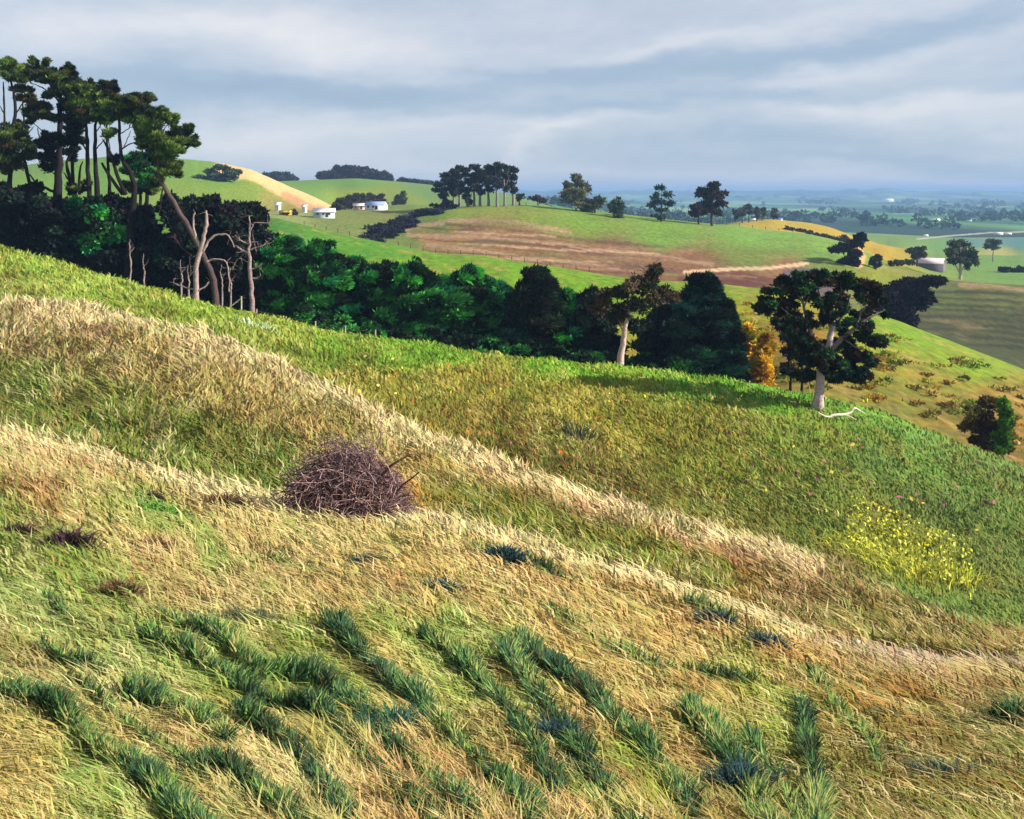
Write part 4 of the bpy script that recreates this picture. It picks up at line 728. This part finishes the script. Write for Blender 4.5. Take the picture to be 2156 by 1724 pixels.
# skyline woods on the far hills
for i in range(5):
    x = 562 + i * 13; y = 980; hgt = (10, 15, 16, 14, 9)[i]
    far_tree('skyline_tree', 'dark tree of the short skyline row beside the tan bank, ' + ('first', 'second', 'third', 'fourth', 'fifth')[i] + ' from the left', x, 0, 380 - hgt, [(x, 378 - hgt * .6, 11, 7), (x + 3, 377, 11, 6)], ['2c3034', '343a38'], 410 + i, y=y, n=200, group='short skyline row', ll=3.5, lw=1.1)
for i in range(13):
    x = 677 + i * 11.5; y = 955; vb = np.interp(x, cG[:, 0], cG[:, 1]); hgt = (14, 15, 16, 26, 24, 26, 23, 22, 24, 20, 18, 18, 15)[i]
    far_tree('skyline_tree', 'brown black tree in the long skyline wood, ' + ('first', 'second', 'third', 'fourth', 'fifth', 'sixth', 'seventh', 'eighth', 'ninth', 'tenth', 'eleventh', 'twelfth', 'thirteenth')[i] + ' from the left', x, 0, vb - hgt, [(x, vb - hgt + 6, 11, 7), (x - 2, vb - hgt * .5, 11, 8), (x + 3, vb - 3, 11, 6)], ['332a26', '3c322c', '2a2626'], 430 + i, y=y, n=240, group='long skyline wood', ll=3.5, lw=1.1)
for i in range(9):
    x = 845 + i * 11; y = 970; vb = np.interp(x, cG[:, 0], cG[:, 1])
    far_tree('skyline_tree', 'low dark tree on the falling skyline toward the hilltop pines, ' + ('first', 'second', 'third', 'fourth', 'fifth', 'sixth', 'seventh', 'eighth', 'ninth')[i] + ' from the left', x, 0, vb - 7, [(x, vb - 3, 9, 4)], ['2c2c2c', '383432'], 450 + i, y=y, n=160, group='low skyline trees', ll=3, lw=1, tr=.2)
# trees round the farmstead
for i, (x, top, hw, vb, pl) in enumerate(((718,418,14,440,0),(735,412,12,440,0),(750,408,14,438,0),(765,408,12,436,0),(782,406,12,434,0),(800,410,14,434,1),(806,420,12,436,1),(848,402,10,428,2),(708,430,10,444,0),(836,412,8,430,1),(602,446,10,452,1),(618,444,8,452,1))):
    yy = find(x, vb, 11, 14)
    far_tree('farm_tree', ('olive tree left of the farmhouse', 'second dark tree left of the farmhouse', 'tall fan shaped tree behind the farmhouse', 'fan shaped tree behind the pink barn', 'tree behind the blue roofed house', 'round brown tree behind the farmhouse', 'low brown tree over the farmhouse roof', 'upright yellow green tree right of the farm', 'small tree above the white shed', 'small brown tree between farm and upright tree', 'low bush right of the hay stack', 'low bush left of the white shed')[i], x, 0, top, [(x, top + 6, hw * .8, 7), (x - 3, top + 14, hw, 8), (x + 3, top + 22, hw * .9, 7)], [['33301e', '3c3a24'], ['3c3022', '46342a'], ['5a6a24', '3c4a20']][pl], 470 + i, y=yy, n=260, group='trees around the farmstead', ll=1.6, lw=.5)

G = Geo(); cl = []  # low dark leaves laid in place of the hilltop pines' cast shadow
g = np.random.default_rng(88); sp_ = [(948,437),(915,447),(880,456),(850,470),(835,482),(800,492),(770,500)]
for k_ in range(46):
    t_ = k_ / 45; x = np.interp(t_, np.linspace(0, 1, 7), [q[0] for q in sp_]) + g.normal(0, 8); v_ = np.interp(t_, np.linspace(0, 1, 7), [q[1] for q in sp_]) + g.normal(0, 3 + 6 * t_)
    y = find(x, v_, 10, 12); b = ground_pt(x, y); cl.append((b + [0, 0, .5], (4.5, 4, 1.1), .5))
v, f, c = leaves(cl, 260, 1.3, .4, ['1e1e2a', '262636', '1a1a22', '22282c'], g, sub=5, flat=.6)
tag(mesh_obj('pine_shadow_strip', v, f, c, MLEAF), 'dark blue black leaf strip standing in for the shadow left of the hilltop pines', 'scrub', kind='stuff')
cl = []
for k_ in range(150):
    x = g.uniform(1560, 2300); v_ = np.interp(x, cD[:, 0], cD[:, 1]) + 20 + g.random() ** .8 * 170
    y = find(x, v_, 8, 10); b = ground_pt(x, y); s_ = g.uniform(.5, 1.4)
    cl.append((b + [0, 0, .15], (s_ * 2.4, s_ * 1.2, s_ * .3), .5, [['6a6420', '4e5420'], ['8a6a24', 'a07a2c'], ['4a5e1e', '5e7424'], ['5a4420', '6e5428'], ['8c8c2c', 'a09c34']][k_ % 5]))
v, f, c = leaves(cl, 70, .7, .14, ['5e5a20'], g, sub=4, flat=.8)
tag(mesh_obj('low_scrub', v, f, c, MLEAF), 'low ochre and olive scrub scattered over the slope behind the big tree', 'scrub', kind='stuff')
# ------------------------------------------------------------------ buildings
def box(G, c, sx, sy, sz, col, rot=0):
    v = np.array([(x, y, z) for z in (0, sz) for (x, y) in ((-sx/2, -sy/2), (sx/2, -sy/2), (sx/2, sy/2), (-sx/2, sy/2))], float)
    R = np.array([[math.cos(rot), -math.sin(rot), 0], [math.sin(rot), math.cos(rot), 0], [0, 0, 1]])
    f = np.array([(0, 3, 2, 1), (4, 5, 6, 7), (0, 1, 5, 4), (1, 2, 6, 5), (2, 3, 7, 6), (3, 0, 4, 7)])
    G.add(v @ R.T + np.asarray(c), f, hx(col))
def building(name, label, cat, x, y, L_, D_, hw, hr, wall, roof, rot=0, windows=2, door=True, group=None):
    b = ground_pt(x, y) + np.array([0, 0, .3]); e = empty(name, b); tag(e, label, cat, group)
    R = np.array([[math.cos(rot), -math.sin(rot), 0], [math.sin(rot), math.cos(rot), 0], [0, 0, 1]])
    def put(nm, vs, fs, c, mat=MPAINT, par=e):
        G = Geo(); G.add(np.array(vs, float) @ R.T + b, np.array(fs), hx(c)); return G.build(nm, mat, par, b)
    l, d = L_ / 2, D_ / 2; z0 = -.8
    vs = [(-l,-d,z0),(l,-d,z0),(l,d,z0),(-l,d,z0),(-l,-d,hw),(l,-d,hw),(l,d,hw),(-l,d,hw),(-l,0,hw+hr*.98),(l,0,hw+hr*.98)]
    put('wall', vs, [(0,1,5,4),(1,2,6,5),(2,3,7,6),(3,0,4,7),(5,6,9,9),(7,4,8,8)], wall)
    o_ = .35; t = .12
    rv = []
    for s_ in (-1, 1):
        rv += [(-l-o_, s_*(d+o_), hw-.15), (l+o_, s_*(d+o_), hw-.15), (l+o_, 0, hw+hr), (-l-o_, 0, hw+hr)]
        rv += [(a, b_, c + t) for (a, b_, c) in rv[-4:]]
    fs = []
    for k_ in (0, 8): fs += [tuple(k_ + i for i in q) for q in ((0,1,2,3),(4,5,6,7),(0,1,5,4),(1,2,6,5),(3,0,4,7),(2,3,7,6))]
    put('roof', rv, fs, roof)
    if door: put('door', [(l*.1,-d-.03,0),(l*.1+l*.28,-d-.03,0),(l*.1+l*.28,-d-.03,hw*.8),(l*.1,-d-.03,hw*.8)], [(0,1,2,3)], '3a3a40')
    for i in range(windows):
        wx = -l * .75 + i * l * .55
        put('window', [(wx,-d-.03,hw*.4),(wx+l*.22,-d-.03,hw*.4),(wx+l*.22,-d-.03,hw*.8),(wx,-d-.03,hw*.8)], [(0,1,2,3)], '2c343c')
    return e
building('shed', 'long gabled shed with pink grey roof and purple grey wall in the far paddock', 'shed', 1958, find(1958, 568, 11, 14), 11.5, 6, 3.0, 2.2, '6e6474', 'c8b4b8', rot=-.62, windows=0, door=False)
building('farm_shed', 'long white shed at the foot of the tan bank', 'shed', 682, find(682, 458, 11, 13), 8.5, 5, 2.2, 1.3, 'b4b8be', 'd8dade', rot=.25, windows=3)
building('farmhouse', 'white farmhouse with blue grey roof among dark trees', 'house', 792, find(792, 443, 11, 13), 9, 6, 2.2, 1.4, 'c4c8cc', '8694b8', rot=-.2)
building('barn', 'low pink white barn left of the farmhouse', 'barn', 758, find(758, 442, 11, 13), 6, 5, 1.8, 1.0, 'c8a8a4', 'd8c4c4', rot=.1, windows=1)
building('silo_shed', 'narrow white hut beside the dark wood at the foot of the left hill', 'hut', 585, find(585, 446, 11, 13), 2.2, 2, 2.6, 1.0, 'c8c8c2', 'd8d8d2', windows=0)
building('silo_shed', 'small white hut left of the long white shed', 'hut', 641, find(641, 449, 11, 13), 1.8, 2, 2.2, .8, 'c8c8c2', 'd8d4d0', windows=0)
building('hay_barn', 'small yellow barn between the two white huts', 'barn', 601, find(601, 452, 11, 13), 4.5, 3, 1.1, .6, 'a8903a', 'b09c44', windows=0, door=False)
FH = [(1968,462,18,'white shed in the far plain, left of a pair'),(1990,461,12,'small white shed in the far plain, right of a pair'),(2040,462,8,'tiny white house alone in the far plain'),(2101,491,16,'white roofed shed by the pale shoreline, left of two'),(2122,491,11,'white roofed shed by the pale shoreline, right of two'),(1948,494,9,'cream house at the left end of the pale shoreline'),(1868,421,22,'pale far shed below the blue ranges'),(1586,450,10,'white cottage on the far yellow hill'),(1640,449,12,'blue roofed cottage on the far yellow hill')]
for i, (x, v, wpx, lb) in enumerate(FH):
    yy = find(x, v + 3, 12, 20) if i not in (7, 8) else 600; Lm = wpx * K * yy
    building('far_house', lb, 'house', x, yy, Lm, Lm * .5, Lm * .16, Lm * .12, 'e8e4dc', 'f0eeea' if i != 8 else '5a70b0', windows=2 if i not in (2, 6) else 0, door=False, group='distant farm buildings')

# ------------------------------------------------------------------ fences
def fence(name, label, pts, hgt, rad, step, col='8c7c70', wires=(.45, .8), maxn=95):
    b = np.array(pts[0]); e = empty(name, b); tag(e, label, 'fence'); 
    L_ = [0]; 
    for a, c in zip(pts[:-1], pts[1:]): L_.append(L_[-1] + np.linalg.norm(np.array(c)[:2] - np.array(a)[:2]))
    n = min(int(L_[-1] / step) + 1, maxn); xy = np.array(pts)[:, :2]; post = []
    for i in range(n):
        s_ = L_[-1] * i / (n - 1); x = np.interp(s_, L_, xy[:, 0]); y = np.interp(s_, L_, xy[:, 1]); post.append(np.array([x, y, gz(x, y)]))
    for i, p in enumerate(post):
        v, f = tube([p - [0, 0, .2], p + [rad * .3 * math.sin(i * 3.1), 0, hgt * (.95 + .08 * math.sin(i * 5))]], [rad, rad * .9], 5); G = Geo(); G.add(v, f, hx(col)); G.build('post', MBARK, e, b)
    G = Geo()
    for h_ in wires:
        v, f = tube([p + [0, 0, hgt * h_] for p in post], [rad * .16] * n, 4); G.add(v, f, hx('6a6460'))
    G.build('wire', MBARK, e, b); return e
def line(pts, k0=None, dy=0):
    return [tuple(ground_pt(x, y)) for x, y in pts]
fence('wire_fence', 'weathered post and wire fence along the near edge of the belt', line([(540, 97.5), (620, 97), (700, 96.5), (790, 96)]), 1.25, .09, 3.2, 'a89c90')
ce_ = [(x, float(np.interp(x, cE[:, 0], cE[:, 2])) - 1) for x in range(1080, 1781, 50)]
fence('wire_fence', 'thin post fence following the crest of the brown and green hill', line(ce_), 1.3, .12, 5.5, '3a332c')
cd_ = [(x, float(np.interp(x, cD[:, 0], cD[:, 2])) - .5) for x in range(640, 1260, 50)]
fence('wire_fence', 'thin dark post fence along the top of the bright green hill', line(cd_), 1.2, .08, 3.2, '3a3428')
G = Geo(); b = ground_pt(508, 95.5); e = empty('strainer_post', b); tag(e, 'pale timber strainer post with slanting brace at the wood edge', 'fence post')
v, f = tube([b - [0, 0, .2], b + [0, 0, 1.7]], [.09, .09], 6); G.add(v, f, hx('b0a294')); G.build('post', MBARK, e, b)
G = Geo(); v, f = tube([b + [-1.6, 0, .25], b + [0, 0, 1.5]], [.06, .06], 6); G.add(v, f, hx('b0a294')); G.build('brace', MBARK, e, b)

# ------------------------------------------------------------------ tussocks, rushes, shrubs on the slopes
def tuft(name, label, x, v, rx_px, h_px, cols, seed, n=160, boost=1.0, k=(2, 3), group=None, lean=0, cat='grass tuft', thick=1.0):
    y = find(x, v, *k); b = ground_pt(x, y); g = np.random.default_rng(seed); s = K * y
    R_ = rx_px * s; Hh = h_px * s * boost
    px = b[0] + g.normal(0, .42, n) * R_; py = b[1] + g.normal(0, .3, n) * R_ * 1.0
    pz = np.array([gz(px[i], py[i]) for i in range(n)]); B = np.stack([px, py, pz - .02], -1)
    out = np.stack([(px - b[0]) / R_ * .8 + g.normal(0, .25, n) + lean, g.normal(0, .25, n), np.ones(n)], -1); out /= np.linalg.norm(out, axis=1)[:, None]
    l = Hh * (.5 + .6 * g.random(n)); D = out * l[:, None]; W = np.stack([np.cos(g.random(n) * 6), np.sin(g.random(n) * 6) * .4, np.zeros(n)], -1) * (np.maximum(1.9 * s * thick, .012))
    dr = D * 1.0; dr[:, 2] *= .72; dr[:, :2] *= 1.5
    Vx = np.stack([B - W * .4, B + W * .4, B + D * .6 + W * .5, B + D * .6 - W * .5, B + dr], 1)
    base = np.arange(n)[:, None] * 5; tr = np.concatenate([base + [[0, 1, 2]], base + [[0, 2, 3]], base + [[3, 2, 4]]], 0)
    cc = np.array([hx(c) for c in cols])[g.integers(0, len(cols), n)] * (.7 + .6 * g.random((n, 1)))
    o = mesh_obj(name, (Vx.reshape(-1, 3)), tr, np.repeat(cc[:, None], 5, 1).reshape(-1, 3), MGRASS, origin=b); o.location = b
    return tag(o, label, cat, group)
BLU = ['2c4448', '24383c', '3a5a50', '1e2e34']; MAR = ['4a2c38', '3a2430', '5c3438', '2c3a34']; GRN = ['3c5c34', '4c7040', '2c4a30']; GRY = ['5c6444', '4c583e', '6e7450']
TF = [('rush_tuft','blue black spiky rush tuft in the straw centre of the slope',925,1262,38,24,BLU),('rush_tuft','dark blue green rushes right of centre, upper of two',1505,1340,34,22,BLU),('rush_tuft','dark blue green rushes right of centre, lower of two',1610,1384,42,24,BLU),
 ('weed_clump','maroon and black weed clump at the left edge of the slope',45,1140,28,26,MAR),('weed_clump','maroon weed clump with a red streak on the green patch',148,1170,32,32,MAR),('weed_clump','small red brown stems on the green patch at left',255,1262,30,26,['6e4038','5c3832','7a4c40','7a7a48','6a7a40']),
 ('weed_clump','curled grey green weeds left of centre',520,1318,50,22,GRY),('rush_tuft','grey green rushes below the brown bush, left one',785,1188,40,18,BLU),('weed_clump','dark flattened grass hollow right of the brown bush',1065,1198,36,26,BLU),('weed_clump','dark brown stems along the ridge left of the brown bush',480,1066,36,20,['5a4632','4a3a2a']),
 ('weed_clump','short dark stems on the straw near the green patch',325,1160,32,22,['5a4632','6a4a34']),('weed_clump','green leafy clump on the straw ridge at left',330,1075,44,18,['5c9038','6ea244','4a7a34']),('weed_clump','dark log-like clump on the straw ridge at left',318,1050,22,16,['38302a','2c2824']),
 ('weed_clump','green weed clump at the right edge of the slope',2130,1540,24,40,['2c4a2c','3a5a34']),('weed_clump','grey green dark weeds in the bottom right corner',1980,1640,60,30,GRY+BLU),('weed_clump','olive weeds on the ochre ground at right',1850,1520,40,16,GRY),('rush_tuft','dark teal rushes in the centre bottom',1170,1570,40,34,BLU),('rush_tuft','dark teal rushes left of centre bottom',830,1545,50,40,['2c5850','244844','3a7048']),('rush_tuft','dark teal rush clump at the bottom centre right',1560,1670,44,46,BLU)]
for i, (nm, lb, x, v, rx, hp, cs) in enumerate(TF): tuft(nm, lb, x, v, rx, hp, cs, 600 + i, n=460, thick=1.8, boost=2.3)
tuft('yellow_flowering_shrub', 'sprawling yellow flowered shrub on the green meadow at right', 1900, 1195, 140, 42, ['b0b034', 'c0bc40', '7c8a34', 'ccc448', '5c6c30', '6c7c34'], 640, n=2600, k=(5, 7), cat='shrub', lean=-.3, thick=1.2)
tuft('yellow_flowering_shrub', 'lower yellow flowered patch right of the sprawling one', 2005, 1222, 60, 44, ['c8c43c', 'a8b030', '7a9030'], 641, n=800, k=(5, 7), cat='shrub', lean=-.3)
tuft('lime_bush', 'bright lime leafy bush on the middle fold right of centre', 1390, 1195, 56, 40, ['8aa83a', '9aba44', '6e8c34', 'b0c850'], 642, n=600, k=(4, 5), cat='bush')
tuft('weed_clump', 'dark hooked dead thistle on the meadow slope', 1215, 925, 30, 60, ['2c3a34', '38463a'], 643, n=90, k=(5, 7))
tuft('weed_clump', 'white flowering weeds on the lime slope below the snags', 540, 690, 44, 24, ['dce4cc', 'c8d8b8', '8aa860'], 644, n=120, k=(5, 7))
# flowers
def dots(ks, n, cols, size, seed, box_, label, off=40):
    g = np.random.default_rng(seed); Vx, Cx = [], []
    for i in range(n):
        x = g.uniform(box_[0], box_[1]); t = g.random(); v = np.interp(x, cC[:, 0], cC[:, 1]) + off + t * box_[2]
        y = find(x, v, *ks); X = (x - HX) * K * y; z = gz(X, y) + .55 + .2 * g.random(); s = size * (.6 + .8 * g.random())
        c = np.array([X, y, z]); u = g.normal(size=3); u /= np.linalg.norm(u); w_ = np.cross(u, g.normal(size=3)); w_ /= np.linalg.norm(w_)
        Vx += [c - u * s, c + w_ * s * .6, c + u * s, c - w_ * s * .6]; cc = hx(cols[g.integers(len(cols))]); Cx += [cc] * 4
    o = mesh_obj('wildflowers', np.array(Vx), np.arange(len(Vx)).reshape(-1, 4), np.array(Cx), MGRASS); tag(o, label, 'flowers', kind='stuff')
dots((5, 7), 170, ['d87830', 'c85c28', 'd8c040', 'e8dc70', 'c87a88', '9a5a30', 'e0a040'], .13, 650, (720, 1500, 170), 'orange, yellow and pink wildflowers scattered over the meadow slope')
dots((5, 7), 160, ['8a4a6a', 'a85a78', '6a4438', 'c0a848'], .17, 651, (1450, 2100, 220), 'purple and brown flower heads on the green meadow at right')
dots((5, 7), 700, ['c4bc34', 'd4cc48', 'a8a834', 'd0d068'], .11, 652, (1785, 2045, 100), 'yellow flower heads over the sprawling shrub patch on the right meadow', off=215)
# pale stones on the path at the right
def stone(label, x, v, s, seed, k=(2, 3), group=None):
    y = find(x, v, *k); b = ground_pt(x, y); g = np.random.default_rng(seed); G = Geo()
    nu, nvv = 8, 5; vs = []; 
    for i in range(nvv + 1):
        for j in range(nu):
            th = math.pi * i / nvv; ph = 2 * math.pi * j / nu; r_ = s * K * y * (.8 + .4 * g.random())
            vs.append([b[0] + r_ * math.sin(th) * math.cos(ph), b[1] + r_ * math.sin(th) * math.sin(ph), b[2] + r_ * .7 * math.cos(th) + s * K * y * .3 + .10])
    f = [(i * nu + j, i * nu + (j + 1) % nu, (i + 1) * nu + (j + 1) % nu, (i + 1) * nu + j) for i in range(nvv) for j in range(nu)]
    G.add(np.array(vs), np.array(f), hx('d8c8b8') * .8); o = G.build('stone', MBARK, origin=b); o.location = b; tag(o, label, 'stone', group)
for i, (x, v, s, kk, lb) in enumerate(((1803,1378,7,(2,3),'leftmost pale stone on the path at the right'),(1830,1388,8,(2,3),'second pale stone from the left on the path'),(1846,1394,7,(2,3),'third pale stone on the path'),(1862,1390,6,(2,3),'fourth pale stone on the path'),(1880,1394,5,(2,3),'fifth pale stone on the path'),(1902,1400,6,(2,3),'rightmost pale stone on the path'),(2140,985-50,7,(8,10),'white stone at the right edge of the yellow slope'),(2110,915,6,(8,10),'white stone below the lime shrub at right'))):
    stone(lb, x, v, s, 700 + i, kk, 'pale stones')
# ------------------------------------------------------------------ woods and copses far away on the plain
g = np.random.default_rng(77); Vs = []; Cs = []; cl = []
for i in range(110):
    y = math.exp(g.uniform(math.log(1300), math.log(9000))); X = (g.uniform(1080, 2300) - HX) * K * y
    ln = g.integers(2, 9); dirx = g.choice([0, 1], p=[.2, .8])
    for j in range(ln):
        xx = X + (j - ln / 2) * 16 * dirx + g.normal(0, 5); yy = y + (j * 30 * (1 - dirx)) + g.normal(0, 8)
        z = gz(xx, yy); s = g.uniform(6, 11) * (1 + y / 7000); cl.append(((xx, yy, z + s * .6), (s * 1.3, s * 1.2, s), .5))
v, f, c = leaves(cl, 60, 6.5, 2.8, ['2c4c3a', '244434', '3c5a3e', '30463a'], g, sub=4)
tag(mesh_obj('far_woodland', v, f, c, MLEAF), 'far woods and hedgerows scattered over the blue green plain', 'woodland', kind='stuff')
# ------------------------------------------------------------------ haze
hm_ = bpy.data.materials.new('haze'); hm_.use_nodes = True; t = hm_.node_tree; t.nodes.clear()
pv = t.nodes.new('ShaderNodeVolumePrincipled'); pv.inputs['Color'].default_value = (.29, .48, .80, 1); pv.inputs['Density'].default_value = .00017; pv.inputs['Anisotropy'].default_value = .0
mo = t.nodes.new('ShaderNodeOutputMaterial'); t.links.new(pv.outputs[0], mo.inputs['Volume'])
x0, x1, y0, y1, z0, z1 = float(GX.min()) - 50, float(GX.max()) + 50, -60, 14500, float(GZ.min()) - 5, max(float(GZ.max()) + 3, 48)
v = [(x, y, z) for z in (z0, z1) for (x, y) in ((x0, y0), (x1, y0), (x1, y1), (x0, y1))]
hz = mesh_obj('haze', v, [(0, 3, 2, 1), (4, 5, 6, 7), (0, 1, 5, 4), (1, 2, 6, 5), (2, 3, 7, 6), (3, 0, 4, 7)], None, hm_); tag(hz, 'thin blue air between the near hills and the far range', kind='stuff')
S.render.engine = 'CYCLES'; S.cycles.volume_bounces = 0; S.cycles.max_bounces = 5; S.cycles.diffuse_bounces = 3
